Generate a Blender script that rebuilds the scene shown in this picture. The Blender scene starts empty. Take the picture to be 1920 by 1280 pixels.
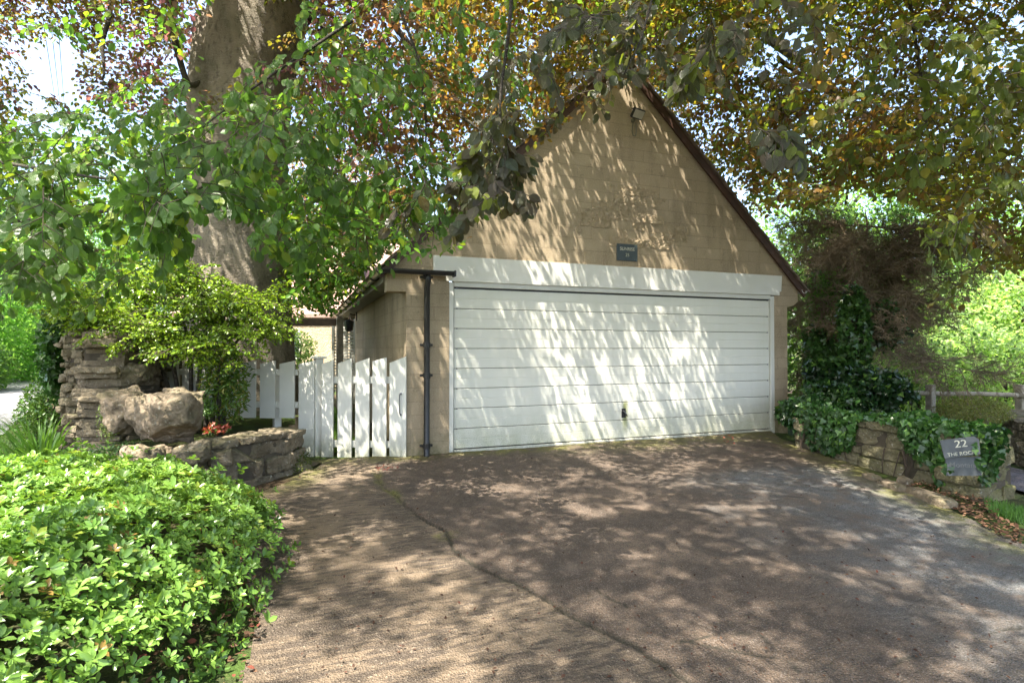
import bpy, math, random
import numpy as np
from mathutils import Vector, Matrix
R = math.radians
scene = bpy.context.scene
rng = np.random.default_rng(7)
random.seed(7)

# ------------------------------------------------------------ camera, sky, sun, exposure
CAM = np.array([-1.7031, -6.4387, 1.2406]); YAW = -0.3623; PITCH = 0.0124; F = 1048.15
cd = bpy.data.cameras.new('camera'); cam = bpy.data.objects.new('camera', cd)
scene.collection.objects.link(cam); scene.camera = cam
cam.location = CAM; cam.rotation_euler = (math.pi/2 + PITCH, 0, YAW)
cd.sensor_width = 36; cd.lens = 36*F/1920; cd.clip_start = 0.05; cd.clip_end = 1500

SUN = Vector((-0.43, -0.285, 1.0)).normalized()
w = bpy.data.worlds.new('World'); scene.world = w; w.use_nodes = True
nt = w.node_tree; nt.nodes.clear()
sky = nt.nodes.new('ShaderNodeTexSky'); sky.sky_type = 'NISHITA'; sky.sun_disc = False
sky.sun_elevation = math.asin(SUN.z); sky.sun_rotation = math.atan2(SUN.x, SUN.y)
sky.dust_density = 4.0; sky.air_density = 1.0
bg = nt.nodes.new('ShaderNodeBackground'); bg.inputs['Strength'].default_value = 0.15
wo = nt.nodes.new('ShaderNodeOutputWorld')
nt.links.new(sky.outputs[0], bg.inputs[0]); nt.links.new(bg.outputs[0], wo.inputs[0])
sd = bpy.data.lights.new('sun', 'SUN'); sd.energy = 5.0; sd.angle = R(0.5); sd.color = (1.0, 0.925, 0.80)
so = bpy.data.objects.new('sun', sd); scene.collection.objects.link(so)
so.rotation_euler = SUN.to_track_quat('Z', 'Y').to_euler(); so.location = (-8, -6, 20)
scene.view_settings.view_transform = 'Standard'; scene.view_settings.look = 'None'
scene.view_settings.gamma = 1; scene.view_settings.exposure = 2.3
scene.render.engine = 'CYCLES'
scene.cycles.use_denoising = True
scene.cycles.max_bounces = 10; scene.cycles.diffuse_bounces = 6; scene.cycles.transmission_bounces = 6
scene.cycles.sample_clamp_indirect = 8

# ------------------------------------------------------------ placing helpers
CY, SY = math.cos(YAW), math.sin(YAW); CP, SP = math.cos(PITCH), math.sin(PITCH)
FWD = np.array([-SY, CY]); RGT = np.array([CY, SY])
def ray(px, py):
    u = (px-960)/F; v = -(py-640)/F
    y = CP - v*SP; z = SP + v*CP
    return np.array([u*RGT[0]+y*FWD[0], u*RGT[1]+y*FWD[1], z])
def at(px, py, d):                       # point seen at a pixel, d metres ahead
    r = ray(px, py); return CAM + r*(d/(r[0]*FWD[0]+r[1]*FWD[1]))
def atz(px, py, z):
    r = ray(px, py); return CAM + r*((z-CAM[2])/r[2])
def aty(px, py, y=0.0):
    r = ray(px, py); return CAM + r*((y-CAM[1])/r[1])
def proj(P):
    d = P-CAM; x = d[:, 0]*RGT[0]+d[:, 1]*RGT[1]; y = d[:, 0]*FWD[0]+d[:, 1]*FWD[1]
    y2 = CP*y+SP*d[:, 2]; z2 = -SP*y+CP*d[:, 2]
    ys = np.where(np.abs(y2) < .05, .05, y2)
    return 960+F*x/ys, 640-F*z2/ys, y2
def sst(a, b, x):
    t = np.clip((x-a)/(b-a), 0, 1); return t*t*(3-2*t)
def hsh(i, j, k, s):
    n = (i.astype(np.int64)*374761393 + j.astype(np.int64)*668265263 + k.astype(np.int64)*2147483647 + s*1274126177) & 0xffffffff
    n = ((n ^ (n >> 13))*1274126177) & 0xffffffff
    n = ((n ^ (n >> 16))*2246822519) & 0xffffffff
    return ((n ^ (n >> 15)) & 0xffffff)/float(0xffffff)
def vn(P, sc=1.0, s=0):                  # value noise -1..1
    Q = np.asarray(P, float)*sc; I = np.floor(Q).astype(int); T = Q-I; T = T*T*(3-2*T)
    r = 0
    for a in (0, 1):
        for b in (0, 1):
            for c in (0, 1):
                wt = (T[:, 0] if a else 1-T[:, 0])*(T[:, 1] if b else 1-T[:, 1])*(T[:, 2] if c else 1-T[:, 2])
                r = r + wt*hsh(I[:, 0]+a, I[:, 1]+b, I[:, 2]+c, s)
    return r*2-1
def fbm(P, sc=1.0, s=0, o=4):
    r = 0; a = 1.0; t = 0
    for k in range(o):
        r = r + a*vn(P, sc, s+k*17); t += a; a *= .5; sc *= 2.03
    return r/t

# ------------------------------------------------------------ object helpers
COL = scene.collection
def thing(name, label, cat, loc=(0, 0, 0), group=None):
    o = bpy.data.objects.new(name, None); COL.objects.link(o); o.location = loc
    o.empty_display_size = .2
    o['label'] = label; o['category'] = cat
    if group: o['group'] = group
    return o
def tag(o, label, cat, group=None, kind=None):
    if label: o['label'] = label
    if cat: o['category'] = cat
    if group: o['group'] = group
    if kind: o['kind'] = kind
    return o
def wloc(o):
    p = np.array(o.location); 
    return p + wloc(o.parent) if o.parent else p
def link(name, me, mat, parent=None, origin=None):
    o = bpy.data.objects.new(name, me); COL.objects.link(o)
    if mat is not None and len(me.materials) == 0: me.materials.append(mat)
    if parent: o.parent = parent
    return o
def meshnp(name, V, F4, mat, parent=None, loc=None, smooth=False, cols=None, uvs=None, attrs=None, sizes=None):
    V = np.asarray(V, float)
    off = wloc(parent) if parent else (np.array(loc, float) if loc is not None else np.zeros(3))
    V = V-off
    me = bpy.data.meshes.new(name)
    if isinstance(F4, np.ndarray):
        nf, k = F4.shape
        me.vertices.add(len(V)); me.vertices.foreach_set('co', V.astype(np.float32).ravel())
        me.loops.add(nf*k); me.loops.foreach_set('vertex_index', F4.astype(np.int32).ravel())
        me.polygons.add(nf); me.polygons.foreach_set('loop_start', np.arange(0, nf*k, k, dtype=np.int32))
        me.update(calc_edges=True)
    else:
        me.from_pydata([tuple(v) for v in V], [], F4); me.update()
    if cols is not None:
        a = me.attributes.new('Col', 'FLOAT_COLOR', 'POINT')
        c = np.ones((len(V), 4), np.float32); c[:, :3] = cols; a.data.foreach_set('color', c.ravel())
    if uvs is not None:
        a = me.attributes.new('luv', 'FLOAT_VECTOR', 'POINT')
        c = np.zeros((len(V), 3), np.float32); c[:, :uvs.shape[1]] = uvs; a.data.foreach_set('vector', c.ravel())
    if attrs:
        for n_, v_ in attrs.items():
            a = me.attributes.new(n_, 'FLOAT', 'POINT'); a.data.foreach_set('value', np.asarray(v_, np.float32))
    if smooth: me.polygons.foreach_set('use_smooth', np.ones(len(me.polygons), bool))
    o = link(name, me, mat, parent)
    if not parent and loc is not None: o.location = loc
    return o

def cubesphere(n):
    key = {}; V = []; Fc = []
    def vid(p):
        k = tuple(np.round(p, 6))
        if k not in key: key[k] = len(V); V.append(p)
        return key[k]
    for ax in range(3):
        for sg in (-1, 1):
            a, b = (ax+1) % 3, (ax+2) % 3
            g = [[None]*(n+1) for _ in range(n+1)]
            for i in range(n+1):
                for j in range(n+1):
                    p = [0, 0, 0]; p[ax] = sg; p[a] = -1+2*i/n; p[b] = -1+2*j/n; g[i][j] = vid(tuple(p))
            for i in range(n):
                for j in range(n):
                    q = [g[i][j], g[i+1][j], g[i+1][j+1], g[i][j+1]]
                    Fc.append(q if sg > 0 else q[::-1])
    return np.array(V, float), np.array(Fc)
CS = {n: cubesphere(n) for n in (3, 5, 8, 24)}

class MB:
    def __init__(s): s.V = []; s.F = []; s.n = 0
    def add(s, V, Fs):
        V = np.asarray(V, float); s.V.append(V)
        for f in Fs: s.F.append(tuple(int(i)+s.n for i in f))
        s.n += len(V); return s
    def box(s, c, h, rz=0.0, M=None, bev=0.0):
        c = np.array(c, float); h = np.array(h, float)
        if bev:
            V, Fc = [], None
            b = min(bev, min(h)*.9)
            for ax in range(3):
                pass
            # bevelled box: 24 verts (one per face corner)
            idx = {}; V = []
            for sx in (-1, 1):
                for sy in (-1, 1):
                    for sz in (-1, 1):
                        for ax in range(3):
                            p = np.array([sx*(h[0]-b), sy*(h[1]-b), sz*(h[2]-b)]); sg = (sx, sy, sz)[ax]; p[ax] = sg*h[ax]
                            idx[(sx, sy, sz, ax)] = len(V); V.append(p)
            Fs = []
            for ax in range(3):
                a, b2 = (ax+1) % 3, (ax+2) % 3
                for sg in (-1, 1):
                    q = []
                    for (u, v) in ((-1, -1), (1, -1), (1, 1), (-1, 1)):
                        k = [0, 0, 0]; k[ax] = sg; k[a] = u; k[b2] = v; q.append(idx[(*k, ax)])
                    Fs.append(q if sg > 0 else q[::-1])
            for ax in range(3):   # edges parallel to ax
                a, b2 = (ax+1) % 3, (ax+2) % 3
                for u in (-1, 1):
                    for v in (-1, 1):
                        k0 = [0, 0, 0]; k0[ax] = -1; k0[a] = u; k0[b2] = v; k1 = list(k0); k1[ax] = 1
                        q = [idx[(*k0, a)], idx[(*k1, a)], idx[(*k1, b2)], idx[(*k0, b2)]]
                        Fs.append(q if u*v < 0 else q[::-1])
            for sx in (-1, 1):
                for sy in (-1, 1):
                    for sz in (-1, 1):
                        q = [idx[(sx, sy, sz, 0)], idx[(sx, sy, sz, 1)], idx[(sx, sy, sz, 2)]]
                        Fs.append(q if sx*sy*sz > 0 else q[::-1])
            V = np.array(V)
        else:
            V = np.array([[x, y, z] for x in (-1, 1) for y in (-1, 1) for z in (-1, 1)], float)*h
            Fs = [(0, 1, 3, 2), (4, 6, 7, 5), (0, 4, 5, 1), (2, 3, 7, 6), (0, 2, 6, 4), (1, 5, 7, 3)]
        if M is not None: V = V@np.array(M).T
        if rz:
            ca, sa = math.cos(rz), math.sin(rz); V = V@np.array([[ca, sa, 0], [-sa, ca, 0], [0, 0, 1]])
        return s.add(V+c, Fs)
    def tube(s, P, r, n=8, caps=True):
        P = np.asarray(P, float); m = len(P); r = np.broadcast_to(r, (m,))
        T = np.gradient(P, axis=0); T /= np.linalg.norm(T, axis=1)[:, None]+1e-9
        ref = np.array([0, 0, 1.0]) if abs(T[0, 2]) < .9 else np.array([1.0, 0, 0])
        V = []
        a = np.cross(T[0], ref); a /= np.linalg.norm(a)
        for i in range(m):
            a = a-T[i]*np.dot(a, T[i]); a /= np.linalg.norm(a)+1e-9; b = np.cross(T[i], a)
            th = np.arange(n)*2*math.pi/n
            V.append(P[i]+r[i]*(np.cos(th)[:, None]*a+np.sin(th)[:, None]*b))
        Fs = []
        for i in range(m-1):
            for j in range(n):
                Fs.append((i*n+j, i*n+(j+1) % n, (i+1)*n+(j+1) % n, (i+1)*n+j))
        if caps: Fs.append(tuple(range(n))[::-1]); Fs.append(tuple(range((m-1)*n, m*n)))
        return s.add(np.vstack(V), Fs)
    def prism(s, pts, d0, d1, fr=lambda u, v, d: (u, d, v)):   # outline (u,v) between depths d0,d1 ; default: x,z outline along y
        n = len(pts)
        V = [fr(u, v, d0) for u, v in pts]+[fr(u, v, d1) for u, v in pts]
        Fs = [tuple(range(n)), tuple(range(2*n-1, n-1, -1))]+[(i, i+n, (i+1) % n+n, (i+1) % n) for i in range(n)]
        return s.add(V, Fs)
    def stone(s, c, h, rz=0.0, n=5, rough=.12, p=6, seed=0, tilt=0.0, fine=.0, cuts=0):
        V, Fc = CS[n]; V = V.copy()
        L = (np.abs(V)**p).sum(1)**(1/p); V = V/L[:, None]
        rr = np.random.default_rng(seed+5)
        for _ in range(cuts):
            q = rr.normal(size=3); q /= np.linalg.norm(q); dd = rr.uniform(.72, 1.02); ex = V@q-dd; V = V-np.where(ex > 0, ex, 0)[:, None]*q
        h = np.array(h, float)
        N = V.copy()
        Q = V*h
        q = Q/ max(h)
        m = min(h)
        Q = Q + N*(m*rough*fbm(q*2.2+seed*7.31, 1.0, seed, 3))[:, None] + (m*rough*.9)*np.stack([vn(q*1.1+seed*3.7, 1, seed+k) for k in range(3)], 1)
        if fine: Q += N*(fine*fbm(Q+seed, 14, seed+9, 4))[:, None]
        if tilt:
            ct, st = math.cos(tilt), math.sin(tilt); Q = Q@np.array([[ct, 0, -st], [0, 1, 0], [st, 0, ct]])
        ca, sa = math.cos(rz), math.sin(rz); Q = Q@np.array([[ca, sa, 0], [-sa, ca, 0], [0, 0, 1]])
        return s.add(Q+np.array(c, float), Fc)
    def out(s, name, mat, parent=None, loc=None, smooth=False, **k):
        return meshnp(name, np.vstack(s.V), s.F, mat, parent, loc, smooth, **k)

# ------------------------------------------------------------ materials
class NB:
    def __init__(s, name, disp=False):
        s.m = bpy.data.materials.new(name); s.m.use_nodes = True; s.t = s.m.node_tree
        s.b = s.t.nodes['Principled BSDF']; s.o = s.t.nodes['Material Output']; s._c = None
    def n(s, t, **k):
        nd = s.t.nodes.new(t)
        for a, v in k.items(): setattr(nd, a, v)
        return nd
    def set(s, sock, v):
        if isinstance(v, bpy.types.NodeSocket): s.t.links.new(v, sock)
        elif isinstance(v, (tuple, list)) and len(v) == 3 and sock.type == 'RGBA': sock.default_value = (*v, 1)
        else: sock.default_value = v
    def co(s):
        if s._c is None: s._c = s.n('ShaderNodeTexCoord').outputs['Object']
        return s._c
    def map(s, scale=(1, 1, 1), rot=(0, 0, 0), vec=None):
        m = s.n('ShaderNodeMapping'); s.set(m.inputs[0], vec or s.co()); m.inputs['Scale'].default_value = scale; m.inputs['Rotation'].default_value = rot
        return m.outputs[0]
    def noise(s, sc, det=4, rough=.55, vec=None, dist=0.0):
        t = s.n('ShaderNodeTexNoise'); s.set(t.inputs['Vector'], vec or s.co()); t.inputs['Scale'].default_value = sc
        t.inputs['Detail'].default_value = det; t.inputs['Roughness'].default_value = rough; t.inputs['Distortion'].default_value = dist
        return t.outputs['Fac']
    def vor(s, sc, feat='F1', vec=None, out='Distance'):
        t = s.n('ShaderNodeTexVoronoi', feature=feat); s.set(t.inputs['Vector'], vec or s.co()); t.inputs['Scale'].default_value = sc
        return t.outputs[out]
    def mr(s, v, a, b, c=0.0, d=1.0):
        t = s.n('ShaderNodeMapRange'); s.set(t.inputs[0], v)
        for i, x in enumerate((a, b, c, d)): t.inputs[i+1].default_value = x
        return t.outputs[0]
    def mix(s, f, a, b, mode='MIX'):
        t = s.n('ShaderNodeMix', data_type='RGBA', blend_type=mode)
        s.set(t.inputs[0], f); s.set(t.inputs[6], a); s.set(t.inputs[7], b); return t.outputs[2]
    def math(s, op, a, b=0.0):
        t = s.n('ShaderNodeMath', operation=op); s.set(t.inputs[0], a); s.set(t.inputs[1], b); return t.outputs[0]
    def attr(s, name, out='Fac'): return s.n('ShaderNodeAttribute', attribute_name=name).outputs[out]
    def bump(s, h, strength=.5, dist=.01, prev=None):
        t = s.n('ShaderNodeBump'); t.inputs['Strength'].default_value = strength; t.inputs['Distance'].default_value = dist
        s.set(t.inputs['Height'], h)
        if prev is not None: s.set(t.inputs['Normal'], prev)
        return t.outputs[0]
    def fin(s, col, rough=.8, nor=None, spec=.3, metal=0.0):
        s.set(s.b.inputs['Base Color'], col); s.set(s.b.inputs['Roughness'], rough)
        s.b.inputs['Specular IOR Level'].default_value = spec; s.b.inputs['Metallic'].default_value = metal
        if nor is not None: s.set(s.b.inputs['Normal'], nor)
        return s.m

def simple(name, a, b=None, sc=8, rough=.7, bump=.3, bd=.005, spec=.3, lo=.35, hi=.65, metal=0):
    k = NB(name); nz = k.noise(sc, 6); b = b or tuple(x*.7 for x in a)
    col = k.mix(k.mr(nz, lo, hi), a, b)
    return k.fin(col, rough, k.bump(k.noise(sc*6, 5), bump, bd), spec, metal)

def m_ashlar(name='ashlar stone'):
    k = NB(name); sep = k.n('ShaderNodeSeparateXYZ'); k.set(sep.inputs[0], k.co())
    cmb = k.n('ShaderNodeCombineXYZ'); k.set(cmb.inputs[0], k.math('ADD', sep.outputs[0], sep.outputs[1])); k.set(cmb.inputs[1], sep.outputs[2])
    wv = k.n('ShaderNodeVectorMath', operation='ADD'); k.set(wv.inputs[0], cmb.outputs[0])
    nn = k.n('ShaderNodeTexNoise'); nn.inputs['Scale'].default_value = 5; k.set(nn.inputs['Vector'], k.co())
    sc_ = k.n('ShaderNodeVectorMath', operation='SCALE'); k.set(sc_.inputs[0], nn.outputs['Color']); sc_.inputs['Scale'].default_value = .006
    k.set(wv.inputs[1], sc_.outputs[0])
    br = k.n('ShaderNodeTexBrick'); k.set(br.inputs['Vector'], wv.outputs[0])
    br.inputs['Scale'].default_value = 1; br.inputs['Mortar Size'].default_value = .0035; br.inputs['Mortar Smooth'].default_value = .3
    br.inputs['Brick Width'].default_value = .47; br.inputs['Row Height'].default_value = .157; br.offset = .43; br.squash = 1.25; br.squash_frequency = 3
    k.set(br.inputs['Color1'], (.335, .268, .182)); k.set(br.inputs['Color2'], (.385, .31, .215)); k.set(br.inputs['Mortar'], (.23, .18, .122))
    big = k.noise(1.1, 6, .6); med = k.noise(7, 8, .7); stn = k.noise(2.5, 5, .6, k.map((1.0, 1, .35)))
    c = k.mix(k.mr(big, .38, .62, 0, .55), br.outputs['Color'], (.28, .22, .145))
    c = k.mix(k.mr(stn, .50, .68, 0, .6), c, (.17, .135, .09))
    c = k.mix(k.mr(med, .56, .74, 0, .7), c, (.12, .095, .065))
    c = k.mix(k.mr(k.noise(60, 3), .5, .75, 0, .45), c, (.52, .45, .34))
    low = k.mr(sep.outputs[2], .35, -.1, 0, 1)
    c = k.mix(k.math('MULTIPLY', low, k.mr(med, .3, .6)), c, (.10, .10, .045))
    h = k.math('ADD', k.math('MULTIPLY', br.outputs['Fac'], -1.4), k.math('MULTIPLY', k.noise(38, 8, .7), 1.0))
    return k.fin(c, .93, k.bump(h, .5, .006), .15)
def m_rubble(name, a, b, c3=(.09, .10, .04), mossamt=.5, dark=(.05, .045, .035)):
    k = NB(name); n1 = k.noise(3.2, 8, .65); n2 = k.noise(14, 8, .7); n3 = k.noise(1.7, 5)
    c = k.mix(k.mr(n1, .35, .65), a, b)
    c = k.mix(k.mr(n2, .50, .72, 0, .8), c, dark)
    c = k.mix(k.mr(k.noise(30, 4), .60, .72, 0, .6), c, (.48, .45, .38))
    g = k.n('ShaderNodeNewGeometry'); sp = k.n('ShaderNodeSeparateXYZ'); k.set(sp.inputs[0], g.outputs['Normal'])
    up = k.mr(sp.outputs[2], .0, .8)
    mm = k.math('MULTIPLY', k.mr(n3, .42, .62), k.math('ADD', k.math('MULTIPLY', up, .7), .3))
    c = k.mix(k.math('MULTIPLY', mm, mossamt), c, c3)
    h = k.math('ADD', k.noise(12, 10, .75), k.math('MULTIPLY', k.vor(30), .35))
    return k.fin(c, .95, k.bump(h, 1.0, .035), .12)
def m_white(name='white paint', dirt=.5, zlo=0, zhi=1.2):
    k = NB(name); sep = k.n('ShaderNodeSeparateXYZ'); k.set(sep.inputs[0], k.co())
    low = k.mr(sep.outputs[2], zhi, zlo, 0, 1)
    n = k.noise(9, 8, .7, k.map((1, 1, .5))); f = k.noise(70, 4, .6)
    c = k.mix(k.mr(k.noise(2, 4), .3, .7), (.64, .635, .59), (.56, .56, .51))
    amt = k.math('MULTIPLY', k.math('POWER', low, 1.4), k.mr(n, .3, .58))
    c = k.mix(k.math('MULTIPLY', amt, dirt), c, (.20, .21, .12))
    c = k.mix(k.math('MULTIPLY', k.math('POWER', low, 3), k.mr(f, .50, .68, 0, dirt)), c, (.10, .09, .06))
    c = k.mix(k.mr(n, .62, .80, 0, .25), c, (.45, .45, .36))
    return k.fin(c, .45, k.bump(k.noise(50, 4, vec=k.map((1, 1, 6))), .15, .002), .35)
def m_door():
    k = NB('white ribbed door'); sep = k.n('ShaderNodeSeparateXYZ'); k.set(sep.inputs[0], k.co())
    z = sep.outputs[2]; low = k.mr(z, .75, 0.05, 0, 1)
    n = k.noise(6, 8, .7, k.map((1, 1, .6))); f = k.noise(90, 4, .6); s2 = k.noise(14, 5, .6, k.map((1, 1, .08)))
    c = k.mix(k.mr(k.noise(1.2, 4), .3, .7), (.67, .665, .60), (.61, .61, .54))
    c = k.mix(k.mr(s2, .50, .75, 0, .10), c, (.42, .45, .32))
    amt = k.math('MULTIPLY', k.math('POWER', low, 1.6), k.mr(n, .25, .6))
    c = k.mix(k.math('MULTIPLY', amt, .6), c, (.32, .34, .21))
    c = k.mix(k.math('MULTIPLY', k.math('POWER', low, 2.2), k.mr(f, .50, .70, 0, .8)), c, (.14, .13, .08))
    dx = k.math('ABSOLUTE', k.math('SUBTRACT', sep.outputs[0], .05))
    # green run below the handle
    st = k.math('MULTIPLY', k.mr(k.math('ADD', dx, k.math('MULTIPLY', k.math('SUBTRACT', k.noise(18, 3), .5), .05)), .015, .055, 1, 0), k.math('MULTIPLY', k.mr(z, .56, .50), k.mr(z, .1, .3)))
    c = k.mix(k.math('MULTIPLY', st, .8), c, (.20, .22, .04))
    w1 = k.n('ShaderNodeTexWave', wave_type='BANDS', bands_direction='Z'); k.set(w1.inputs['Vector'], k.co()); w1.inputs['Scale'].default_value = 22; w1.inputs['Distortion'].default_value = .15
    h = k.math('ADD', k.math('MULTIPLY', w1.outputs['Fac'], .5), k.noise(40, 5, .6, k.map((.12, 1, 3))))
    return k.fin(c, .42, k.bump(h, .35, .0025), .4)
def m_drive():
    k = NB('worn concrete and tarmac'); slab = k.attr('slab'); moss = k.attr('moss'); crk = k.attr('crack'); grey = k.attr('grey')
    n1 = k.noise(1.3, 7, .62); n2 = k.noise(5, 9, .7); n3 = k.noise(45, 5, .65); n4 = k.noise(150, 3, .6)
    A = k.mix(k.mr(n1, .35, .65), (.20, .148, .098), (.115, .087, .062))
    rot = k.map((4, 19, 1), (0, 0, R(-20)))
    br = k.noise(1.6, 8, .75, rot)
    A = k.mix(k.mr(k.math('MULTIPLY', br, k.mr(n1, .2, .7, .7, 1.2)), .46, .55, 0, .9), A, (.058, .044, .033))
    A = k.mix(k.mr(n3, .58, .72, 0, .6), A, (.40, .34, .26))
    B = k.mix(k.mr(n2, .35, .62), (.115, .080, .056), (.064, .046, .034))
    B = k.mix(k.mr(n1, .52, .68, 0, .7), B, (.175, .126, .088))
    vo = k.vor(150, out='Color'); vsep = k.n('ShaderNodeSeparateColor'); k.set(vsep.inputs[0], vo)
    B = k.mix(k.mr(vsep.outputs[0], .84, .93, 0, .40), B, (.27, .23, .20))
    B = k.mix(k.mr(vsep.outputs[1], .75, .9, 0, .7), B, (.045, .04, .035))
    G = k.mix(k.mr(vsep.outputs[2], .4, .7), (.17, .175, .178), (.085, .09, .09))
    B = k.mix(k.math('MULTIPLY', grey, k.mr(n2, .3, .55)), B, G)
    B = k.mix(k.mr(k.noise(2.6, 8, .75, dist=1.2), .52, .62, 0, .65), B, (.048, .038, .031)); B = k.mix(k.mr(k.noise(3.7, 8, .7), .56, .68, 0, .5), B, (.20, .15, .115))
    c = k.mix(slab, A, B)
    c = k.mix(k.mr(n4, .56, .66, 0, .7), c, (.035, .028, .02)); c = k.mix(k.mr(k.noise(210, 2), .60, .68, 0, .5), c, (.36, .31, .25))
    ms = k.math('MULTIPLY', moss, k.mr(n2, .40, .55))
    c = k.mix(ms, c, k.mix(k.mr(n3, .4, .6), (.085, .085, .022), (.16, .15, .05)))
    c = k.mix(crk, c, (.028, .026, .018))
    wv = k.n('ShaderNodeTexWave', bands_direction='Y'); k.set(wv.inputs['Vector'], k.map((1, 1, 1), (0, 0, R(-24)))); wv.inputs['Scale'].default_value = 16
    wv.inputs['Distortion'].default_value = 9; wv.inputs['Detail'].default_value = 3; wv.inputs['Detail Scale'].default_value = 2.5
    h = k.math('ADD', k.math('MULTIPLY', n3, .9), k.math('ADD', k.math('MULTIPLY', k.vor(95), .8), k.math('MULTIPLY', br, 1.6)))
    h = k.math('ADD', h, k.math('MULTIPLY', wv.outputs['Fac'], k.math('MULTIPLY', k.mr(k.noise(1.1, 3), .45, .65), .2)))
    return k.fin(c, k.mr(n2, .3, .7, .62, .85), k.bump(h, .95, .016), .3)
def m_leaf(name, rough=.42, trans=.45, vein=False, spec=.45, tboost=(1.9, 1.8, .9)):
    k = NB(name); c = k.attr('Col', 'Color'); nor = None
    if vein:
        uv = k.attr('luv', 'Vector'); sp = k.n('ShaderNodeSeparateXYZ'); k.set(sp.inputs[0], uv)
        au = k.math('ABSOLUTE', sp.outputs[1]); ph = k.math('SUBTRACT', k.math('MULTIPLY', sp.outputs[0], 9.0), k.math('MULTIPLY', au, 4.5))
        vn_ = k.math('ABSOLUTE', k.math('SUBTRACT', k.math('FRACT', ph), .5))
        vv = k.mr(vn_, .06, .36, 0, 1); mid = k.mr(au, .0, .10, 0, 1)
        h = k.math('MULTIPLY', vv, mid)
        c = k.mix(k.mr(h, 0, .8, .32, 0), c, k.mix(.6, c, (.30, .36, .12)))
        nor = k.bump(h, .9, .006)
    geo = k.n('ShaderNodeNewGeometry')
    k.fin(c, rough, nor, spec)
    tr = k.n('ShaderNodeBsdfTranslucent')
    k.set(tr.inputs['Color'], k.mix(1.0, c, tboost, 'MULTIPLY'))
    if nor is not None: k.set(tr.inputs['Normal'], nor)
    ms = k.n('ShaderNodeMixShader'); ms.inputs[0].default_value = trans
    k.t.links.new(k.b.outputs[0], ms.inputs[1]); k.t.links.new(tr.outputs[0], ms.inputs[2]); k.t.links.new(ms.outputs[0], k.o.inputs[0])
    return k.m
def m_bark(name, a, b, streak=(.10, .09, .075)):
    k = NB(name); n1 = k.noise(2.0, 7, .6, k.map((1, 1, .5))); n2 = k.noise(16, 7, .7, k.map((1, 1, .5))); sp = k.noise(75, 2, .5)
    c = k.mix(k.mr(n1, .38, .62), a, b)
    c = k.mix(k.mr(n2, .52, .68, 0, .8), c, streak)
    c = k.mix(k.mr(sp, .64, .70, 0, .55), c, (.42, .40, .36))
    c = k.mix(k.mr(k.noise(1.1, 4), .55, .7, 0, .5), c, (.12, .125, .07))
    h = k.math('ADD', k.noise(7, 9, .7, k.map((1, 1, 3.2))), k.math('MULTIPLY', k.noise(34, 6, .7), .8))
    return k.fin(c, .85, k.bump(h, 1.0, .06), .25)
def m_glass():
    k = NB('dark window glass'); return k.fin((.03, .04, .045), .05, None, .6)

M = dict(
    ashlar=m_ashlar(), door=m_door(), white=m_white('white timber paint', 1.0, -.12, .42), lint=m_white('white lintel paint', .15, 0, 1.5),
    frame=m_white('white frame paint', .5, 0, .8),
    drive=m_drive(),
    rubble=m_rubble('rubble stone', (.24, .20, .14), (.15, .12, .085)),
    rubblel=m_rubble('pale boulder stone', (.27, .215, .155), (.165, .13, .09), mossamt=.5),
    rubbleg=m_rubble('mossy block stone', (.22, .19, .12), (.16, .14, .09), (.10, .11, .035), .9),
    roughst=m_rubble('split face stone', (.40, .32, .215), (.33, .26, .175), mossamt=.0, dark=(.18, .14, .09)),
    barge=simple('brown bargeboard', (.085, .045, .032), (.055, .032, .025), 5, .5, .1),
    tile=simple('roof tile', (.20, .15, .12), (.11, .09, .07), 9, .9, .6, .01),
    black=simple('black plastic', (.010, .010, .011), (.016, .016, .016), 20, .4, .05, .002, .5),
    grgut=simple('weathered gutter plastic', (.06, .06, .045), (.17, .17, .10), 6, .3, .1, .002, .5),
    soffit=simple('grey soffit board', (.20, .19, .155), (.14, .135, .10), 4, .6, .1),
    slate=simple('grey slate', (.085, .095, .105), (.06, .068, .075), 14, .33, .2, .002, .5),
    slated=simple('dark green slate', (.035, .05, .048), (.025, .035, .035), 14, .35, .2, .002, .5),
    letter=simple('cream lettering', (.48, .48, .38), (.36, .36, .30), 20, .6, .05),
    letterg=simple('worn grey lettering', (.17, .175, .17), (.12, .125, .12), 20, .6, .05),
    steel=simple('dull steel', (.20, .20, .21), (.12, .12, .13), 30, .35, .05, .001, .5, metal=.8),
    glass=m_glass(), lampg=simple('frosted lamp glass', (.62, .58, .52), (.5, .47, .42), 4, .2, .02, .001, .5),
    wood=simple('brown timber', (.11, .075, .05), (.07, .05, .035), 10, .8, .4),
    woodg=simple('grey weathered timber', (.32, .29, .23), (.20, .18, .13), 10, .85, .4),
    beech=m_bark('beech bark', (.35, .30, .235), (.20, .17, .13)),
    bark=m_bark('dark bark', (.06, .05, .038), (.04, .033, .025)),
    twig=simple('twig bark', (.075, .055, .04), (.05, .038, .028), 12, .8, .2),
    dead=simple('dead brown twigs', (.24, .18, .12), (.13, .105, .065), 3, .9, .1),
    leafn=m_leaf('near beech leaf', .30, .45, True, .6),
    leaf=m_leaf('beech leaf', .42, .58, tboost=(2.1, 2.0, 1.0)),
    leafs=m_leaf('shrub leaf', .27, .30, spec=.55, tboost=(1.5, 1.4, .6)),
    ivy=m_leaf('ivy leaf', .30, .22, spec=.5, tboost=(1.4, 1.5, .6)),
    litter=m_leaf('dry fallen leaf', .8, .15, spec=.1, tboost=(1, 1, 1)),
    grass=m_leaf('grass blade', .5, .4),
)

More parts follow.
